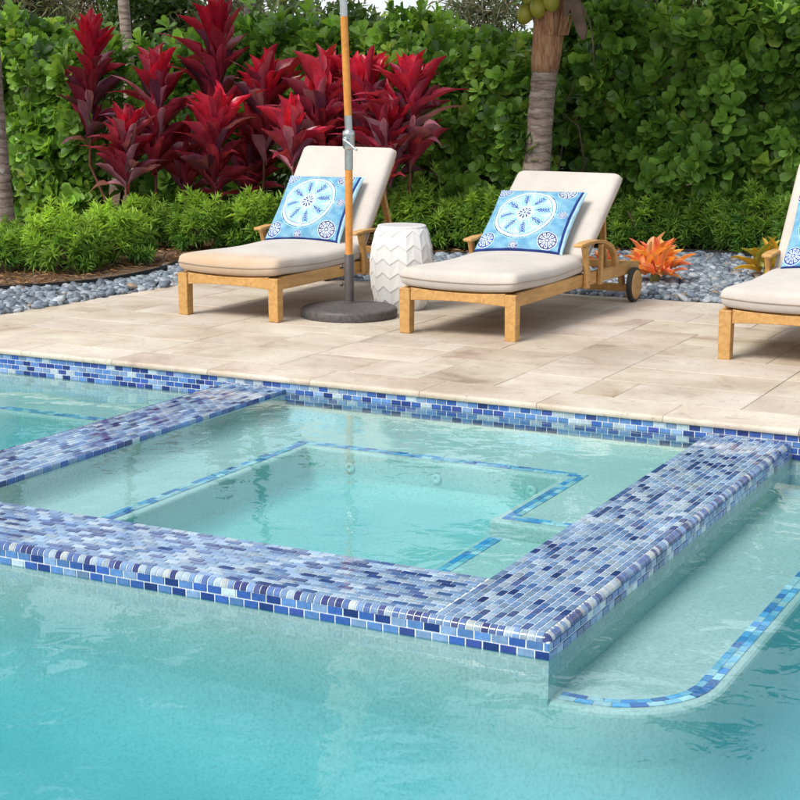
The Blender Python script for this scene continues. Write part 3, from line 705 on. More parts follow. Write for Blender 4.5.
    for k in range(9): mb.sweep([bp(-hw+.08, .05+k*.088, 0), bp(hw-.08, .05+k*.088, 0)], .055, .014, (0, -sa, ca))
    mb.build('backrest_frame', 'teak', T, bevel=.003)
    st = .60
    for s_ in (-1, 1):
        mb = MB(); p = bp(s_*(hw-.09), st, -.02); mb.sweep([p, (s_*(hw-.09), p[1]+.06+.16*(ang > .8), .255)], .03, .04, (1, 0, 0)); mb.build('prop_strut', 'teak', T, bevel=.003)
    # cushions
    mb, rim = cushion_mb(w+.004, yb+.05, .108, dome=.034, droop=.0)
    # gentle S to the seat: foot end a little raised, middle dips
    mb.v = [(x_, y_, z_+.008*math.cos(y_*5.2)-.006-.012*(1-(x_*2/w)**2)*max(0, 1-y_/.3)+(.010 if True else 0)*max(0, abs(x_*2/w)-.5)*max(0, 1-y_/.3)) for x_, y_, z_ in mb.v]
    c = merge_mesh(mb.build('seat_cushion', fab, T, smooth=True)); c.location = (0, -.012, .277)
    rim = [(x_, y_, z_+.008*math.cos(y_*5.2)-.006-.012*(1-(x_*2/w)**2)*max(0, 1-y_/.3)+(.010 if True else 0)*max(0, abs(x_*2/w)-.5)*max(0, 1-y_/.3)) for x_, y_, z_ in rim]
    mb = MB(); mb.tube(rim+[rim[0]], .0038, 6, cap=False); mb.build('piping', 'piping_fabric', c, smooth=True)
    mb, rim = cushion_mb(w-.01, .81, .09, dome=.012)
    c = merge_mesh(mb.build('back_cushion', 'cushion_fabric', T, smooth=True)); c.location = bp(0, .03, .018); c.rotation_euler = (ang, 0, 0)
    mb = MB(); mb.tube(rim+[rim[0]], .0038, 6, cap=False); mb.build('piping', 'piping_fabric', c, smooth=True)
    T['ang'] = ang
    return T
LG = 'teak loungers in a row on the deck'
LNG = [((-5.513, 8.40, 0), 0.0, math.radians(52), 'teak lounger behind the umbrella pole, its back raised steeply', .735),
       ((-3.945, 8.41, 0), 0.0, math.radians(37), 'teak lounger between the white stool and the orange bromeliad, back reclined low', .745),
       ((-2.03, 8.42, 0), 0.0, math.radians(50), 'teak lounger cut off by the right edge of the photo', .74)]
for i_, (loc, rz, ang, lab, w_) in enumerate(LNG): make_lounger(loc, rz, ang, lab, LG, w_, 'tan_end_fabric' if i_ == 0 else 'cushion_fabric')

# ------------------------------------------------------------------ pillows
def pillow_colours(u, v):
    """printed pattern; u, v in 0..1 arrays"""
    c = np.stack([np.full_like(u, .10), np.full_like(u, .27), np.full_like(u, .43)], -1)
    w_ = .5+.5*np.sin(u*23+np.sin(v*17)*2)*np.sin(v*19+u*5); c += w_[..., None]*np.array([.10, .12, .09])
    WHITE = np.array([.55, .66, .73]); NAVY = np.array([.018, .035, .17]); PUR = np.array([.07, .05, .19]); PALE = np.array([.42, .66, .80]); MID = np.array([.10, .34, .62])
    def put(mask, col): c[mask] = col
    def med(cx, cy_, r, ncol, pet=10, core=True):
        dx, dy = (u-cx)*1.12, v-cy_; d = np.hypot(dx, dy); a = np.arctan2(dy, dx)
        put(d < r, WHITE); put(d < r*.93, ncol); rr = d/r
        pt = (np.abs(np.sin(a*pet/2)) > .5) & (rr > .22) & (rr < .80); put(pt, WHITE)
        put(pt & (np.abs(np.sin(a*pet/2)) > .93) & (rr > .45) & (rr < .7), ncol); put(rr < .13, WHITE)
    cx, cy_ = .44, .54; dx, dy = (u-cx)*1.12, v-cy_; d = np.hypot(dx, dy); a = np.arctan2(dy, dx)
    put((d < .405), PALE); put((d < .398) & (d > .388), NAVY); put(d < .372, WHITE); put(d < .345, np.array([.28, .50, .64])); c[(d < .345) & (np.sin(a*8+1.6) > .35) & (d > .11)] = np.array([.42, .60, .70]); put((d < .345) & (np.abs(np.sin(d*150)) > .93) & (d > .12), WHITE*.95); put((d < .352) & (d > .345), NAVY*3)
    put((d < .33) & (d > .315), PALE)
    for k in range(8):
        th = k*math.pi/4+.2; rx = dx*math.cos(th)+dy*math.sin(th); ry = -dx*math.sin(th)+dy*math.cos(th)
        put(((rx-.225)/.095)**2+(ry/.068)**2 < 1, MID*1.6); put(((rx-.225)/.085)**2+(ry/.058)**2 < 1, PALE*.85)
        put((rx > .14) & (rx < .315) & (np.abs(ry) < .0055), NAVY*1.6)
        for q in range(5):
            r_ = .165+q*.03; put((np.abs(np.abs(ry)-(r_-rx)*-.9-.0) < .007) & (np.abs(ry) < .036) & (np.abs(ry) > .003), NAVY*1.8)
    put((d < .125) & (d > .105), PALE); put(d < .10, WHITE); put((d < .085) & (d > .03) & (np.abs(np.sin(a*5)) > .72), NAVY*1.2); put(d < .016, NAVY*1.5)
    for (a_, b_, r_) in ((.10, .13, .11), (.81, .14, .125), (.81, .93, .11), (.08, .93, .10)): med(a_, b_, r_, PUR if a_ > .5 else NAVY*1.8)
    med(.44, .045, .055, PUR, 8); med(.88, .54, .055, PUR, 8)
    put((u > .945) & (u < .975), NAVY); put((v < .022), NAVY); put(u > .975, PALE*.85); put((v > .985), PALE)
    return c
def make_pillow(loc, ang, rz, w_, h_, label, group):
    nx, ny = 190, 160; V = []; us = np.linspace(-1, 1, nx); vs_ = np.linspace(-1, 1, ny); Ug, Vg = np.meshgrid(us, vs_)
    ex = (1-Ug**2).clip(0)**.42*(1-Vg**2).clip(0)**.42
    X = Ug*(w_/2)*(1-.045*(1-Vg**2)); Y = Vg*(h_/2)*(1-.045*(1-Ug**2))
    wr = .004*np.sin(Ug*9+Vg*4)*ex+.003*np.sin(Vg*13-Ug*6)*ex
    Zt = .062*ex+wr; Zb = -.045*ex
    V = np.concatenate([np.stack([X, Y, Zt], -1).reshape(-1, 3), np.stack([X, Y, Zb], -1).reshape(-1, 3)]); q = nx*ny
    I, J_ = np.meshgrid(np.arange(nx-1), np.arange(ny-1)); a = (J_*nx+I).ravel()
    Ft = np.stack([a, a+1, a+nx+1, a+nx], 1); Fb = np.stack([q+a, q+a+nx, q+a+nx+1, q+a+1], 1)
    uc = ((us[:-1]+us[1:])/2+1)/2; vc = ((vs_[:-1]+vs_[1:])/2+1)/2; Uc, Vc = np.meshgrid(uc, vc); C = pillow_colours(Uc, Vc).reshape(-1, 3)
    o = np_mesh('throw_pillow', V, np.concatenate([Ft, Fb]), np.concatenate([C, C*0+np.array([.5, .62, .68])]), 'printed_fabric')
    o.location = loc; o.rotation_euler = Matrix.Rotation(ang, 4, 'X').to_euler()
    o.rotation_euler = (Matrix.Rotation(ang, 4, 'X') @ Matrix.Rotation(rz, 4, 'Z')).to_euler()
    tagp(o, label, 'pillow', group); return o
PG = 'blue patterned pillows on the loungers'
def on_back(l, s_, o_, x_):
    loc, ang = LNG[l][0], LNG[l][2]; ca, sa = math.cos(ang), math.sin(ang)
    return (loc[0]+x_, loc[1]+1.13+s_*ca-o_*sa, .285+s_*sa+o_*ca)
make_pillow(on_back(0, .255, .185, -.03), LNG[0][2]-.07, .02, .58, .56, 'blue medallion pillow half hidden behind the umbrella pole', PG)
make_pillow(on_back(1, .235, .185, -.045), LNG[1][2]+.02, .02, .60, .58, 'blue medallion pillow fully in view on the low reclined lounger', PG)
make_pillow(on_back(2, .255, .185, -.0), LNG[2][2]-.04, .0, .58, .56, 'blue medallion pillow cut off by the right edge of the photo', PG)

# ------------------------------------------------------------------ umbrella
um = empty('patio_umbrella', (-4.90, 8.86, 0), 'tall patio umbrella of orange wood on a heavy round grey base', 'umbrella')
mb = MB(); mb.lathe([(0, 0), (.295, 0), (.302, .006), (.304, .045), (.298, .056), (.285, .062), (.27, .063), (.20, .073), (.10, .082), (.06, .086), (0, .086)], 72); mb.build('base', 'cast_base', um, auto=40)
mb = MB(); mb.lathe([(.036, .08), (.036, .09), (.031, .094), (.031, .385), (.027, .39), (0, .39)], 28)
slv = mb.build('sleeve', 'grey_sleeve', um, auto=40)
for z_ in (.20, .31):
    mb = MB(); mb.tube([(-.03, 0, z_), (-.045, -.006, z_)], .007, 8); mb.tube([(-.044, -.006, z_), (-.058, -.009, z_)], .014, 12); mb.build('knob', 'grey_sleeve', slv, auto=40)
mb = MB(); mb.lathe([(.0235, .38), (.0235, .92)], 20); mb.build('lower_pole', 'varnished_wood', um, auto=40)
mb = MB(); mb.lathe([(.0255, .915), (.0255, 1.035), (.030, 1.04), (.036, 1.05), (.038, 1.075), (.038, 1.12), (.040, 1.13), (.036, 1.15), (.026, 1.158), (0, 1.16)], 28)
jt = mb.build('tilt_joint', 'brushed_steel', um, auto=40)
mb = MB(); mb.tube([(0, -.03, 1.10), (0, -.055, 1.10)], .016, 12); mb.sweep([(0, -.058, 1.10), (.045, -.066, 1.075), (.085, -.072, 1.045), (.098, -.074, 1.04)], .012, [.022, .018, .014, .016], (0, 1, 0)); mb.build('crank_handle', 'brushed_steel', jt, bevel=.003)
TL_ = math.radians(2.6)
def tilt(pr): return [(r_, z_) for r_, z_ in pr]
def tilted(mb, name, mat):
    o = mb.build(name, mat, um, auto=40); o.location = (0, 0, 1.15); o.rotation_euler = (0, -TL_, 0); return o
mb = MB(); mb.lathe([(.0245, 0), (.0245, .095)], 20); tilted(mb, 'collar', 'brushed_steel')
mb = MB(); mb.lathe([(.0235, .094), (.0235, .70)], 20); tilted(mb, 'upper_pole', 'varnished_wood')
mb = MB(); mb.lathe([(.024, .69), (.024, 1.0), (.0235, 1.01), (.0235, 2.0), (0, 2.0)], 20); tilted(mb, 'metal_pole', 'brushed_steel')
mb = MB(); seg_ = 48
V = []; prof = [(.030, .93), (.085, .94), (.10, 1.1), (.085, 1.4), (.06, 1.7), (.028, 1.97), (.0, 1.99)]
for r_, z_ in prof: V += [(r_*(1+.22*math.sin(k/seg_*2*math.pi*8))*math.cos(2*math.pi*k/seg_), r_*(1+.22*math.sin(k/seg_*2*math.pi*8))*math.sin(2*math.pi*k/seg_), z_) for k in range(seg_)]
mb.add(V, [(i*seg_+k, i*seg_+(k+1) % seg_, (i+1)*seg_+(k+1) % seg_, (i+1)*seg_+k) for i in range(len(prof)-1) for k in range(seg_)])
tilted(mb, 'folded_canopy', 'canopy_fabric')

# ------------------------------------------------------------------ garden stool
mb = MB(); nS = 24; rows = 6; Hs = .545
def rad(z_): k = (z_/Hs-.5)*2; return .207-.050*abs(k)**2.0
V = []; lines = []
V += [((rad(0)-.012)*math.cos(2*math.pi*k/nS), (rad(0)-.012)*math.sin(2*math.pi*k/nS), 0) for k in range(nS)]
V += [(rad(0)*math.cos(2*math.pi*k/nS), rad(0)*math.sin(2*math.pi*k/nS), .02) for k in range(nS)]
for j in range(rows):
    z_ = .055+j*(Hs-.10)/(rows-1); am = .0185
    for (dr, dz) in ((-.0012, -.006), (.0024, .004)):
        for k in range(nS):
            zz = z_+dz+(am if k % 2 else -am); r_ = rad(zz)+dr+(.003 if k % 2 == 0 else -.003); V.append((r_*math.cos(2*math.pi*k/nS), r_*math.sin(2*math.pi*k/nS), zz))
for r_, z_ in ((rad(Hs)+.002, Hs-.018), (rad(Hs), Hs-.004), (rad(Hs)-.008, Hs), (rad(Hs)-.05, Hs-.001), (0.0, Hs-.001)): V += [(r_*math.cos(2*math.pi*k/nS), r_*math.sin(2*math.pi*k/nS), z_) for k in range(nS)]
nr = len(V)//nS
mb.add(V, [(i*nS+k, i*nS+(k+1) % nS, (i+1)*nS+(k+1) % nS, (i+1)*nS+k) for i in range(nr-1) for k in range(nS)]+[tuple(range(nS-1, -1, -1))])
st = mb.build('garden_stool', 'white_ceramic', bevel=.0015); st.location = (-4.765, 9.32, 0); st.rotation_euler = (0, 0, .1)
tagp(st, 'white ceramic drum stool with zigzag relief between two loungers', 'stool')

# ------------------------------------------------------------------ plants
def pix(px, py, Y):          # photo pixel -> world at depth Y
    d = fw + rt*((px-400)/F_PX) - up*((py-400)/F_PX); t_ = Y/d.y; return Vector((d.x*t_, Y, CAM_H+d.z*t_))
T_CLUSIA = leaf_template([.16, .62, .96, .98, .10], [0, .30, .62, .88, 1.0], .12, .22)
T_FINE = leaf_template([.35, 1, .05], [0, .5, 1], .15, .3)
def bent(T, amt, wav=.02):
    V, Fq = T; V = V.copy(); V[:, 1] += amt*V[:, 0]**2*1.6; V[:, 2] += wav*np.sin(V[:, 0]*9+V[:, 1]*3)*np.abs(V[:, 1]); return V, Fq
_w = [.16, .34, .66, .92, 1, .9, .66, .34, .04]; _t = [0, .12, .28, .44, .58, .72, .84, .93, 1]
T_TIS = [bent(leaf_template(_w, _t, c_, f_), b_, .14) for c_, f_, b_ in ((.02, .36, .15), (.30, .30, -.2), (.62, .2, .25), (.15, .45, -.1))]
T_TI = leaf_template([.14, .40, .88, 1, .85, .5, .04], [0, .14, .36, .56, .76, .90, 1], .26, .34)
T_BROM = leaf_template([.75, .92, 1, .85, .5, .05], [0, .3, .55, .78, .92, 1], .38, .35)
T_TREE = leaf_template([.1, 1, .1], [0, .45, 1], .1, .2)

def clusia(x0, x1, y0, y1, h, label, dens=125, lift=0, htop=.25, leaf=.14, cols=None, wts=None, name='hedge_shrub', grp='broad leaved shrubs of the hedge'):
    cx, cyy = (x0+x1)/2, (y0+y1)/2
    T = empty(name, (cx, cyy, 0), label, 'shrub', grp)
    w_, d_ = x1-x0, y1-y0
    nf = int(w_*h*dens); P = []; A = []
    # front face bulging, with lumps
    u = rng.uniform(-.5, .5, nf); z = rng.uniform(.02, 1, nf)*h
    ph = rng.uniform(0, 6.28, 4)
    def lump(x_, z_): return .16*np.sin(x_*3.1+ph[0])*np.sin(z_*3.7+ph[1])+.09*np.sin(x_*7.3+ph[2]+z_*4)+.06*np.sin(z_*9+ph[3])
    def hl(x_): return h*(1+0*x_)+htop*(.5*np.sin(x_*2.7+ph[1])+.35*np.sin(x_*6.1+ph[2]))
    yy = -d_/2-lump(u*w_, z)+np.abs(rng.normal(0, .16, nf)); zz = z*hl(u*w_)/h
    P.append(np.stack([u*w_, yy, zz], 1)); a = np.stack([rng.normal(0, .45, nf), np.full(nf, -1.)+rng.normal(0, .3, nf), rng.normal(.55, .4, nf)], 1); A.append(a)
    nt_ = int(w_*d_*dens*.8); u = rng.uniform(-.5, .5, nt_); v = rng.uniform(-.5, .5, nt_); zz = hl(u*w_)-np.abs(rng.normal(0, .12, nt_))+rng.exponential(.05, nt_)
    P.append(np.stack([u*w_, v*d_, zz], 1)); A.append(np.stack([rng.normal(0, .45, nt_), rng.normal(-.25, .45, nt_), np.ones(nt_)], 1))
    ni = int(w_*h*dens*.45); u = rng.uniform(-.5, .5, ni); P.append(np.stack([u*w_, rng.uniform(-.35, .3, ni)*d_, rng.uniform(.03, .95, ni)*h], 1)); A.append(rng.normal(0, 1, (ni, 3))+np.array([0, -.5, .5]))
    P = np.concatenate(P); A = np.concatenate(A)
    cols = cols or [(.14, .28, .045), (.20, .37, .06), (.28, .48, .09), (.08, .18, .035), (.42, .56, .12)]
    C = colmix(len(P), cols, [3, 4, 3.2, 1.6, .9][:len(cols)], .15)
    V, Fq, CC = rosettes(P, A, T_CLUSIA, 8, leaf, leaf*.62, (.35, 1.35), C, .18)
    np_mesh('foliage', V, Fq, CC, 'broad_leaf', T)
    mb = MB()
    for k in range(int(w_*5)+3):
        bx, by = rng.uniform(-.5, .5)*w_, rng.uniform(-.2, .3)*d_; q = (bx, by, -.02); pts = [q]; 
        for s_ in range(1, 5): pts.append((bx+rng.normal(0, .08)*s_, by+rng.normal(-.03, .06)*s_, h*.9*s_/4))
        mb.tube(pts, [.018, .015, .012, .009, .005], 6)
    mb.build('stems', 'brown_stem', T, smooth=True)
    return T
clusia(-13.4, -10.35, 13.0, 14.0, 1.9, 'large leaved green shrub filling the hedge beside the left palm trunk', 120)
clusia(-10.75, -9.85, 12.6, 13.5, 1.65, 'broad leaved shrub of paddle shaped leaves just right of the left palm trunk', 130, leaf=.15)
clusia(-9.95, -8.6, 13.3, 14.1, 1.15, 'low hedge shrub seen between the bare stems of the leftmost red ti plants', 120)
clusia(-10.4, -8.2, 14.2, 15.2, 1.85, 'hedge shrub standing behind the two leftmost red ti plants', 120)
clusia(-8.4, -6.1, 14.0, 15.0, 1.82, 'hedge shrub behind the red ti plants at the umbrella pole', 130, leaf=.12)
clusia(-7.0, -5.4, 13.3, 14.2, 1.55, 'hedge shrub between the steeply raised lounger and the coconut palm', 140, leaf=.13)
clusia(-6.4, -4.9, 14.9, 15.8, 1.92, 'tall hedge shrub rising behind the coconut palm trunk', 120, leaf=.13)
clusia(-5.35, -3.9, 14.0, 15.0, 2.05, 'dense hedge shrub right beside the coconut palm trunk', 125, leaf=.15)
clusia(-4.2, -2.7, 14.2, 15.2, 2.2, 'dense hedge shrub rising above the grey pebbles and orange bromeliad', 125, leaf=.145)
clusia(-3.0, -.8, 14.0, 15.4, 2.5, 'tall yellowish hedge shrub at the right edge of the photo', 140, leaf=.105, cols=[(.13, .21, .04), (.19, .28, .055), (.28, .34, .10), (.07, .13, .03)])

def fine_shrub(px, Y, wpx, toppx, label, dens=1.0, bright=0., name='low_shrub', zb=0.):
    c = pix(px, 260, Y); D = (Vector((c.x, Y, 0))-Vector((0, 0, CAM_H))).dot(fw); w_ = wpx/F_PX*D; h = pix(px, toppx, Y).z
    T = empty(name, (c.x, Y, 0), label, 'shrub', 'low bright green shrubs along the bed')
    n_ = int(235*dens*(w_/.6)*(h/.5)); d = rng.normal(0, 1, (n_, 3)); d[:, 2] = np.abs(d[:, 2])*.9-.15; d /= np.linalg.norm(d, axis=1, keepdims=True)
    ph = rng.uniform(0, 6.28, 3); lum = 1+.22*np.sin(d[:, 0]*5+ph[0])*np.sin(d[:, 2]*5+ph[1])+.10*np.sin(d[:, 0]*11+ph[2])
    r_ = lum*(1-np.abs(rng.normal(0, .16, n_)))
    P = np.stack([d[:, 0]*r_*w_/2, d[:, 1]*r_*w_*.42, .08+np.clip(d[:, 2], -.1, 1)*r_*(h-.10)+rng.exponential(.02, n_)], 1); P[:, 2] = np.maximum(P[:, 2], .03)
    A = d+np.array([0, 0, .55])+rng.normal(0, .25, (n_, 3))
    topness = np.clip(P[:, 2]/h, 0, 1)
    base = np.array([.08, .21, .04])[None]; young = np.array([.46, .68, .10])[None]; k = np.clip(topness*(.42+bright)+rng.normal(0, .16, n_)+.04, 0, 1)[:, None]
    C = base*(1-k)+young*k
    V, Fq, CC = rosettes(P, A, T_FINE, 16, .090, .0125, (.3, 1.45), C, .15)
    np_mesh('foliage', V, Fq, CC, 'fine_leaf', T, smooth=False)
    mb = MB()
    for k in range(9):
        a = rng.uniform(0, 6.28); e_ = (math.cos(a)*w_*.36*rng.uniform(.3, 1), math.sin(a)*w_*.3, h*.75); mb.tube([(0, 0, -.02), (e_[0]*.4, e_[1]*.4, h*.35), e_], [.012, .008, .004], 5)
    mb.build('stems', 'brown_stem', T, smooth=True); return T
fine_shrub(-6, 9.7, 62, 232, 'low bright shrub cut off by the left edge above the pebbles', 1, .1)
fine_shrub(18, 11.2, 70, 228, 'dull green low shrub at the foot of the left palm trunk', 1, -.15)
fine_shrub(62, 9.95, 88, 212, 'bright yellow green feathery shrub right of the left palm, nearest the pebbles', 1.1, .42)
fine_shrub(112, 10.55, 84, 205, 'bright feathery shrub between the leftmost red ti plant stems and the pebbles', 1.1, .42)
fine_shrub(145, 11.6, 52, 197, 'small bright shrub under the second red ti plant from the left', 1, .2)
fine_shrub(200, 11.7, 62, 193, 'upright feathery shrub just left of the steep lounger, ending in pale tips', 1, .2)
fine_shrub(258, 12.0, 72, 190, 'feathery shrub behind the left armrest of the steep lounger', 1, .2)
fine_shrub(425, 12.9, 92, 190, 'fluffy green shrub rising behind the white stool', 1.2, .22)
fine_shrub(478, 13.0, 88, 192, 'fluffy green shrub behind the left armrest of the low reclined lounger', 1.2, .15)
fine_shrub(560, 13.6, 90, 200, 'low shrub hidden behind the low reclined lounger', .8, .0)
fine_shrub(640, 13.75, 78, 198, 'mid green low shrub behind the orange bromeliad', 1.2, .05)
fine_shrub(700, 13.95, 84, 192, 'mid green low shrub above the middle of the pebble bed', 1.2, .02)
fine_shrub(752, 13.7, 70, 196, 'darker low shrub above the right part of the pebble bed', 1.2, -.02)
fine_shrub(798, 13.4, 64, 190, 'low shrub behind the yellow bromeliad', 1.1, .0)

def ti_plant(px, top, bot, Y, label, stem_px=None, lean=0, red=.5, wid=1., nl=52):
    p_top = pix(px, top, Y); p_bot = pix(px, bot, Y); b_ = pix(stem_px if stem_px is not None else px, 230, Y); base = Vector((b_.x, Y, 0))
    T = empty('ti_plant', base, label, 'plant', 'red ti plants in front of the hedge')
    ht, hb = p_top.z, p_bot.z; xt, xb = p_top.x-base.x, p_bot.x-base.x; L_ = ht-hb
    k = np.arange(nl)/(nl-1); k = k**1.1                      # 0 top, 1 bottom
    axis = np.array([xt-xb, 0, L_]); axis /= np.linalg.norm(axis)
    stemtop = np.array([xt, 0, ht])-axis*.34*wid
    P = stemtop[None]-axis[None]*(k**1.25*(L_-.34-.0))[:, None]*.86
    ph = np.arange(nl)*2.4+rng.uniform(0, 6.28)+rng.normal(0, .5, nl); tl = .18+k**.8*.60+rng.normal(0, .2, nl)
    rad_ = np.stack([np.cos(ph), np.sin(ph), 0*ph], 1); D = axis*np.cos(tl)[:, None]+rad_*np.sin(tl)[:, None]; U = axis*np.sin(tl)[:, None]-rad_*np.cos(tl)[:, None]
    D = D/np.linalg.norm(D, axis=1, keepdims=True)
    ln = (.44+.02*np.sin(k*3.1)+rng.normal(0, .055, nl))*wid; wd = .100*wid*rng.uniform(.8, 1.15, nl)
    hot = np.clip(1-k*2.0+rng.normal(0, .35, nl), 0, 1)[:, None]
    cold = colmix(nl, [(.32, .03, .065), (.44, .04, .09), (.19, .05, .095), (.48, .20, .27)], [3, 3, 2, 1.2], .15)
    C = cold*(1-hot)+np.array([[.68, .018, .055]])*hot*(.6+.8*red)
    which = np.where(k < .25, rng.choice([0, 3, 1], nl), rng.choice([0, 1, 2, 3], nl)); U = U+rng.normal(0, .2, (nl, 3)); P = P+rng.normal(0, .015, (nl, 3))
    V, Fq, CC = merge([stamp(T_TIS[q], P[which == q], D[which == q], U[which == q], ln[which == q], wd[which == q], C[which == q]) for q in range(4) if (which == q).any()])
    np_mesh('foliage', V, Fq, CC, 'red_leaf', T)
    mb = MB(); mb.tube([(0, 0, -.02), (xb*.4+.01, 0, hb*.5), tuple((np.array([xb, 0, hb]))), tuple(stemtop)], [.017, .014, .013, .010], 8); mb.build('stem', 'red_stem', T, smooth=True)
    return T
ti_plant(90, 22, 165, 12.6, 'leftmost red ti plant, tall and leaning left on a bare stem', 114, wid=.9)
ti_plant(156, 55, 190, 12.4, 'tall red ti plant second from the left with wide spreading top', 150, red=.6, wid=1.05)
ti_plant(126, 112, 205, 12.1, 'short red ti plant in front of the two leftmost tall ones', 128, wid=.8, red=.5)
ti_plant(218, 2, 150, 12.9, 'tallest red ti plant with purple lower leaves and red tip', 222, red=.35, wid=1.1)
ti_plant(216, 92, 205, 12.3, 'bright red ti plant below the tallest one', 218, red=.8, wid=.9)
ti_plant(187, 128, 215, 12.7, 'dark maroon low ti plant in the shade between bright ones', 188, red=.0, wid=.8)
ti_plant(264, 58, 175, 12.8, 'red ti plant between the tallest one and the umbrella pole', 258, red=.55)
ti_plant(293, 104, 185, 12.2, 'small bright red ti plant spreading left of the steep lounger back', 285, red=.9, wid=.85, nl=34)
ti_plant(322, 60, 175, 12.7, 'red ti plant directly left of the umbrella pole top', 318, red=.65)
ti_plant(366, 60, 175, 12.8, 'red ti plant with single upright scarlet leaf right of the umbrella pole', 362, red=.7)
ti_plant(410, 58, 180, 12.7, 'rightmost red ti plant with upright scarlet tip', 404, red=.6)
ti_plant(386, 105, 200, 12.5, 'dark purple ti plant behind the right corner of the steep lounger', 384, red=.05, wid=.9)
ti_plant(340, 100, 195, 12.9, 'dark maroon ti plant behind the steep lounger back', 338, red=.1, wid=.9)
ti_plant(248, 118, 215, 12.9, 'dim maroon ti plant low behind the steep lounger armrest', 246, red=.05, wid=.85)

def bromeliad(x_, y_, s_, label, cols, n_=90):
    T = empty('bromeliad', (x_, y_, 0), label, 'plant')
    k = np.arange(n_)/(n_-1); ph = np.arange(n_)*2.4; tl = .10+k*1.0+rng.normal(0, .15, n_); rad_ = np.stack([np.cos(ph), np.sin(ph), 0*ph], 1)
    off = rng.normal(0, .05*s_, (n_, 2)); P = np.stack([rad_[:, 0]*.02+off[:, 0], rad_[:, 1]*.02+off[:, 1], .07*s_+.10*s_*(1-k)], 1)
    D = rad_*np.sin(tl)[:, None]+np.array([0, 0, 1])*np.cos(tl)[:, None]; U = -rad_*np.cos(tl)[:, None]+np.array([0, 0, 1])*np.sin(tl)[:, None]
    C = colmix(n_, cols, [1]*len(cols), .1); V, Fq, CC = stamp(T_BROM, P, D, U, rng.uniform(.14, .25, n_)*s_, np.full(n_, .055*s_), C)
    np_mesh('leaves', V, Fq, CC, 'bromeliad_leaf', T)
    mb = MB(); mb.lathe([(.03*s_, -.03), (.045*s_, .03), (.03*s_, .12*s_), (0, .16*s_)], 10); mb.build('stem', 'petiole', T, smooth=True)
bc = pix(655, 283, 11.3)
bromeliad(bc.x, 11.3, .92, 'orange and coral bromeliad on the pebbles beside the lounger wheel', [(.88, .32, .10), (.85, .45, .12), (.85, .27, .18), (.9, .55, .30)])
bromeliad(pix(602, 262, 11.5).x, 11.5, .6, 'coral bromeliad seen through the armrest of the low reclined lounger', [(.65, .14, .05), (.60, .09, .05), (.6, .25, .08)], 40)
bc = pix(768, 255, 11.9)
bromeliad(bc.x, 11.9, .85, 'yellow bromeliad peeking over the armrest of the lounger at the right edge', [(.62, .38, .03), (.55, .30, .02), (.38, .34, .05)], 26)

# palms ----------------------------------------------------------------
def frond(mbs, L_, base, az, el, curl=1.0, lw=.04, dark=1.):
    """returns midrib points + leaflets"""
    n_ = 16; p = np.array(base, float); pts = [p.copy()]; e_ = el
    for i in range(n_): 
        e_ -= curl*.055*(1+i/n_*1.2); p = p+np.array([math.cos(az)*math.cos(e_), math.sin(az)*math.cos(e_), math.sin(e_)])*L_/n_; pts.append(p.copy())
    mbs.tube(pts, [.022*(1-i/(n_+1))+.004 for i in range(n_+1)], 5); pts = np.array(pts); P = []; D = []; U = []; Ln = []
    for t_ in np.linspace(.14, .99, 62):
        f_ = t_*n_; i = min(int(f_), n_-1); q = pts[i]+(pts[i+1]-pts[i])*(f_-i); d_ = pts[i+1]-pts[i]; d_ /= np.linalg.norm(d_); s_ = np.array([-math.sin(az), math.cos(az), 0])
        for sg in (-1, 1):
            dd = s_*sg*.95+d_*(.45+.5*t_)+np.array([0, 0, -.28])+rng.normal(0, .07, 3); P.append(q); D.append(dd); U.append(np.cross(d_, s_)*1.); Ln.append(L_*.26*math.sin(math.pi*(.12+.83*t_))**.7+.05)
    P, D, U, Ln = map(np.array, (P, D, U, Ln)); C = colmix(len(P), [(.07, .13, .025), (.10, .17, .03), (.13, .19, .05)], [2, 2, 1], .12)*dark
    return stamp(T_TREE, P, D, U, Ln, np.full(len(P), lw), C)
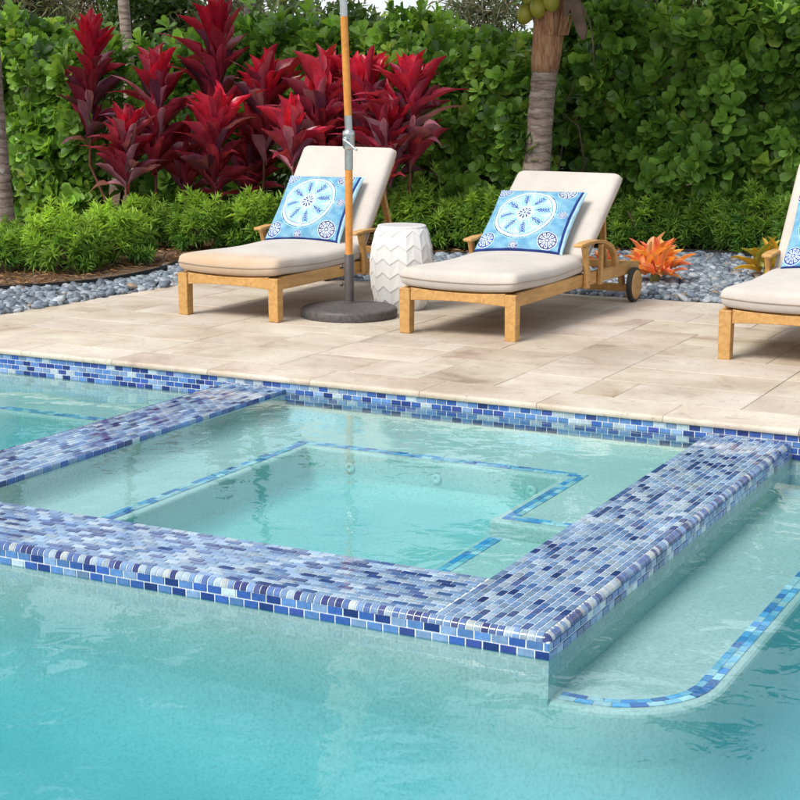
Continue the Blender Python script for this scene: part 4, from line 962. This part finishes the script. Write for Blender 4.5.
def palm(base, pts, radii, label, nf=15, L_=2.6, elr=(.55, 1.35), fibre=None, coco=True, azo=0.):
    T = empty('coconut_palm', base, label, 'palm', 'coconut palms'); B = Vector(base)
    mb = MB(); P = []; R = []
    for i in range(len(pts)-1):
        for k in range(9): t_ = k/9; P.append(Vector(pts[i]).lerp(Vector(pts[i+1]), t_)-B); R.append((radii[i]*(1-t_)+radii[i+1]*t_)*(1+.035*math.sin((i*9+k)*1.9)+random.uniform(-.015, .015)))
    P.append(Vector(pts[-1])-B); R.append(radii[-1]); mb.tube(P, R, 22); mb.build('trunk', 'palm_bark', T, smooth=True)
    top = Vector(pts[-1])-B
    if fibre:
        f0, f1 = fibre; mb = MB(); q0 = Vector(f0)-B; q1 = Vector(f1)-B; PP = [q0.lerp(q1, t_) for t_ in np.linspace(0, 1, 8)]; r_ = radii[-1]
        mb.tube(PP, [r_*.93, r_*.99, r_*1.04, r_*1.06, r_*1.10, r_*1.14, r_*1.1, r_*.8], 20); mb.build('fibre_sheath', 'palm_fibre', T, smooth=True); top = q1
        # old leaf bases hugging the top
        for k in range(7):
            a = k*.9+.4; c, s_ = math.cos(a), math.sin(a); m2 = MB(); rr = r_*1.15
            m2.sweep([top+Vector((c*rr*.9, s_*rr*.9, -.36)), top+Vector((c*rr*1.2, s_*rr*1.2, -.15)), top+Vector((c*rr*1.5, s_*rr*1.5, .10))], [.09, .075, .05], [.015, .025, .03], (c, s_, 0)); m2.build('leaf_base', 'palm_fibre', T, bevel=.004)
    mb = MB(); parts = []
    for k in range(nf):
        az = k*2.4+azo; el = elr[0]+(elr[1]-elr[0])*((k*.618) % 1); parts.append(frond(mb, L_*random.uniform(.85, 1.1), top+Vector((0, 0, .02)), az, el, .55 if el < .8 else .8))
    mb.build('frond_ribs', 'petiole', T, smooth=True); np_mesh('crown', *merge(parts), 'tree_leaf', T, smooth=False)
    return T, top
b0 = pix(528, 247, 13.2); b0 = Vector((b0.x, 13.2, 0)); b0 = pix(531, 246, 13.2); b0.z = 0
tp = [b0, pix(535, 190, 13.2), pix(541, 110, 13.2), pix(545, 70, 13.2), pix(550, 28, 13.2)]
PT, ptop = palm(tuple(b0), tp, [.155, .125, .110, .112, .125], 'coconut palm in the middle of the hedge with green nuts under its crown', fibre=(pix(544.5, 72, 13.2), pix(553, -8, 13.2)))
def husk(px, py, r_, tilt_, Y=13.02):
    p = pix(px, py, Y)-Vector(tuple(b0)); mb = MB(); prof = [(0, -1.28), (.30, -1.2), (.62, -.95), (.88, -.5), (1, 0), (.95, .42), (.74, .82), (.42, 1.08), (.15, 1.17), (0, 1.18)]
    mb.lathe([(a*r_, z_*r_) for a, z_ in prof], 24); o = mb.build('coconut', 'coconut_husk', PT, smooth=True); o.location = p; o.rotation_euler = (tilt_*.4, tilt_, 0)
husk(525, 14, .070, .25); husk(538, 8, .070, -.1, 12.98); husk(551, 1, .074, -.3, 13.0); husk(531, -2, .07, .2, 13.1)
mb = MB(); q = pix(575, -6, 13.0)-b0
for (pts_, ws) in (([(572, -12), (577, 12), (582, 30), (584, 40)], [.05, .11, .10, .03]), ([(566, -14), (568, 6), (566, 16)], [.05, .07, .03])):
    mb.sweep([pix(a, b_, 13.0)-b0 for a, b_ in pts_], ws, [.02]*len(ws), (0, 1, .2))
mb.build('dead_leaf_sheath', 'dead_sheath', PT, bevel=.006)
mb = MB(); mb.tube([pix(a, b_, 13.0)-b0 for a, b_ in ((570, -10), (582, 5), (590, 22), (593, 45), (594, 68))], [.014, .012, .009, .006, .003], 6); mb.build('dead_stalk', 'dead_sheath', PT, smooth=True)
lb = pix(2, 243, 11.5); lb.z = 0
lt = [lb, pix(-1, 190, 11.5), pix(-7, 110, 11.5), pix(-11, 40, 11.5), pix(-14, -40, 11.5), pix(-18, -160, 11.5)]
palm(tuple(lb), lt, [.135, .115, .100, .095, .10, .11], 'coconut palm trunk cut off by the left edge of the photo', L_=2.8, fibre=(lt[-2], lt[-1]+Vector((0, 0, .2))), azo=1.1)

def far_palm(px, Y, H, label, lean, az, nf=16, L_=2.7):
    c = pix(px, 60, Y); b_ = Vector((c.x, Y, gz)); P_ = [b_+Vector((lean*(t_**2), 0, H*t_)) for t_ in (0, .25, .5, .75, 1)]
    palm(tuple(b_), P_, [.10, .075, .065, .06, .07], label, nf=nf, L_=L_, elr=(-.35, 1.3), fibre=(P_[-2].lerp(P_[-1], .8), P_[-1]+Vector((0, 0, .25))), azo=az)
far_palm(131, 16.5, 6.0, 'thin pale trunked palm beyond the hedge between the two leftmost ti plants', -.5, .3)
far_palm(247, 18.5, 7.4, 'thin palm beyond the hedge just right of the tallest red ti plant', .4, 1.9)
far_palm(-45, 15.8, 6.8, 'tall palm beyond the hedge outside the left edge', .5, .9)
# trees beyond the hedge ------------------------------------------------
def tree(px, Y, H, spread, kind, label, trunk_r=.1, nclump=60, leaf=(.16, .05), per=60, cols=None, droop=0.):
    c = pix(px, 60, Y); T = empty('background_tree', (c.x, Y, gz), label, 'tree', 'trees beyond the hedge'); mb = MB(); tips = []
    n_ = 7; p = Vector((0, 0, 0)); pts = [p.copy()]
    for i in range(n_): p = p+Vector((rng.normal(0, .12), rng.normal(0, .12), H*.8/n_)); pts.append(p.copy())
    mb.tube(pts, [trunk_r*(1-.8*i/n_) for i in range(n_+1)], 9)
    for k in range(nclump):
        i = rng.integers(2, n_+1); a = rng.uniform(0, 6.28); l_ = spread*(.35+.65*rng.random())*(1.15-.6*i/n_); e_ = rng.uniform(.1, 1.0); q = pts[i]; 
        mid = q+Vector((math.cos(a)*l_*.5, math.sin(a)*l_*.5, l_*.3*e_)); end = q+Vector((math.cos(a)*l_, math.sin(a)*l_, l_*e_*.7-droop*l_))
        mb.tube([q, mid, end], [trunk_r*.28, trunk_r*.16, trunk_r*.06], 5); tips.append((mid, end))
    mb.build('trunk', 'tree_bark', T, smooth=True)
    P = []; D = []
    for mid, end in tips:
        m_ = per; t_ = rng.uniform(.1, 1.1, m_)[:, None]; q = np.array(mid)*(1-t_)+np.array(end)*t_+rng.normal(0, .17*spread/1.6, (m_, 3)); P.append(q); d_ = rng.normal(0, 1, (m_, 3)); d_[:, 2] -= .2+droop*3; D.append(d_)
    P = np.concatenate(P); D = np.concatenate(D); C = colmix(len(P), cols or [(.05, .10, .02), (.08, .14, .03), (.12, .18, .05)], [2, 2, 1], .15); U = rng.normal(0, 1, (len(P), 3))
    V, Fq, CC = stamp(T_TREE, P, D, U, rng.uniform(.7, 1.2, len(P))*leaf[0], rng.uniform(.8, 1.2, len(P))*leaf[1], C); np_mesh('crown', V, Fq, CC, 'tree_leaf', T, smooth=False)
grey = [(.15, .19, .10), (.21, .23, .13), (.27, .24, .15)]
tree(15, 21, 3.6, 1.6, 0, 'grey green wispy tree beyond the hedge above the left palm', .13, 60, (.24, .03), 90, grey, .15)
tree(70, 25, 4.2, 1.8, 0, 'brownish wispy tree beyond the hedge over the leftmost ti plant', .15, 60, (.26, .03), 90, [(.16, .12, .08), (.20, .15, .10), (.10, .11, .06)], .2)
tree(165, 19, 3.0, 1.3, 1, 'leafy tree beyond the hedge left of the tallest ti plant', .10, 55, (.15, .06), 80)
tree(262, 20, 3.0, 1.3, 1, 'leafy tree with a pale trunk beyond the hedge left of the umbrella pole', .10, 50, (.15, .06), 80, grey)
tree(325, 18, 2.6, 1.0, 1, 'small dark leafed tree beyond the hedge behind the umbrella pole top', .08, 40, (.14, .06), 70)
tree(470, 24, 3.6, 1.4, 0, 'thin grey tree beyond the hedge left of the coconuts', .10, 36, (.24, .03), 70, grey, .1)
tree(600, 19, 3.8, 1.6, 1, 'leafy tree beyond the hedge right of the coconut palm', .12, 60, (.15, .06), 90)
tree(690, 18, 4.0, 1.7, 1, 'tall green tree beyond the hedge above the pebble bed', .13, 70, (.14, .055), 90)
tree(785, 17.5, 4.6, 1.8, 1, 'tall green tree beyond the hedge at the right edge', .14, 80, (.14, .055), 90)
tree(-130, 22, 5.5, 2.0, 0, 'wide tree beyond the hedge outside the left edge', .15, 60, (.24, .035), 80, None, .1)
# dense low greenery farther off closes the horizon
P = np.stack([rng.uniform(-34, 6, 26000), rng.uniform(27, 33, 26000), np.zeros(26000)], 1); hh = 2.2+.9*np.sin(P[:, 0]*.6)+.5*np.sin(P[:, 0]*1.7+2); P[:, 2] = rng.random(26000)**.8*hh
V, Fq, CC = stamp(T_TREE, P, rng.normal(0, 1, (26000, 3)), rng.normal(0, 1, (26000, 3)), rng.uniform(.25, .45, 26000), rng.uniform(.10, .2, 26000), colmix(26000, [(.06, .10, .03), (.09, .13, .05), (.13, .14, .08)], [2, 2, 1], .15))
o = np_mesh('far_thicket', V, Fq, CC, 'tree_leaf', smooth=False); tagp(o, 'distant mass of green thicket closing the view beyond the hedge', 'thicket', kind='stuff')
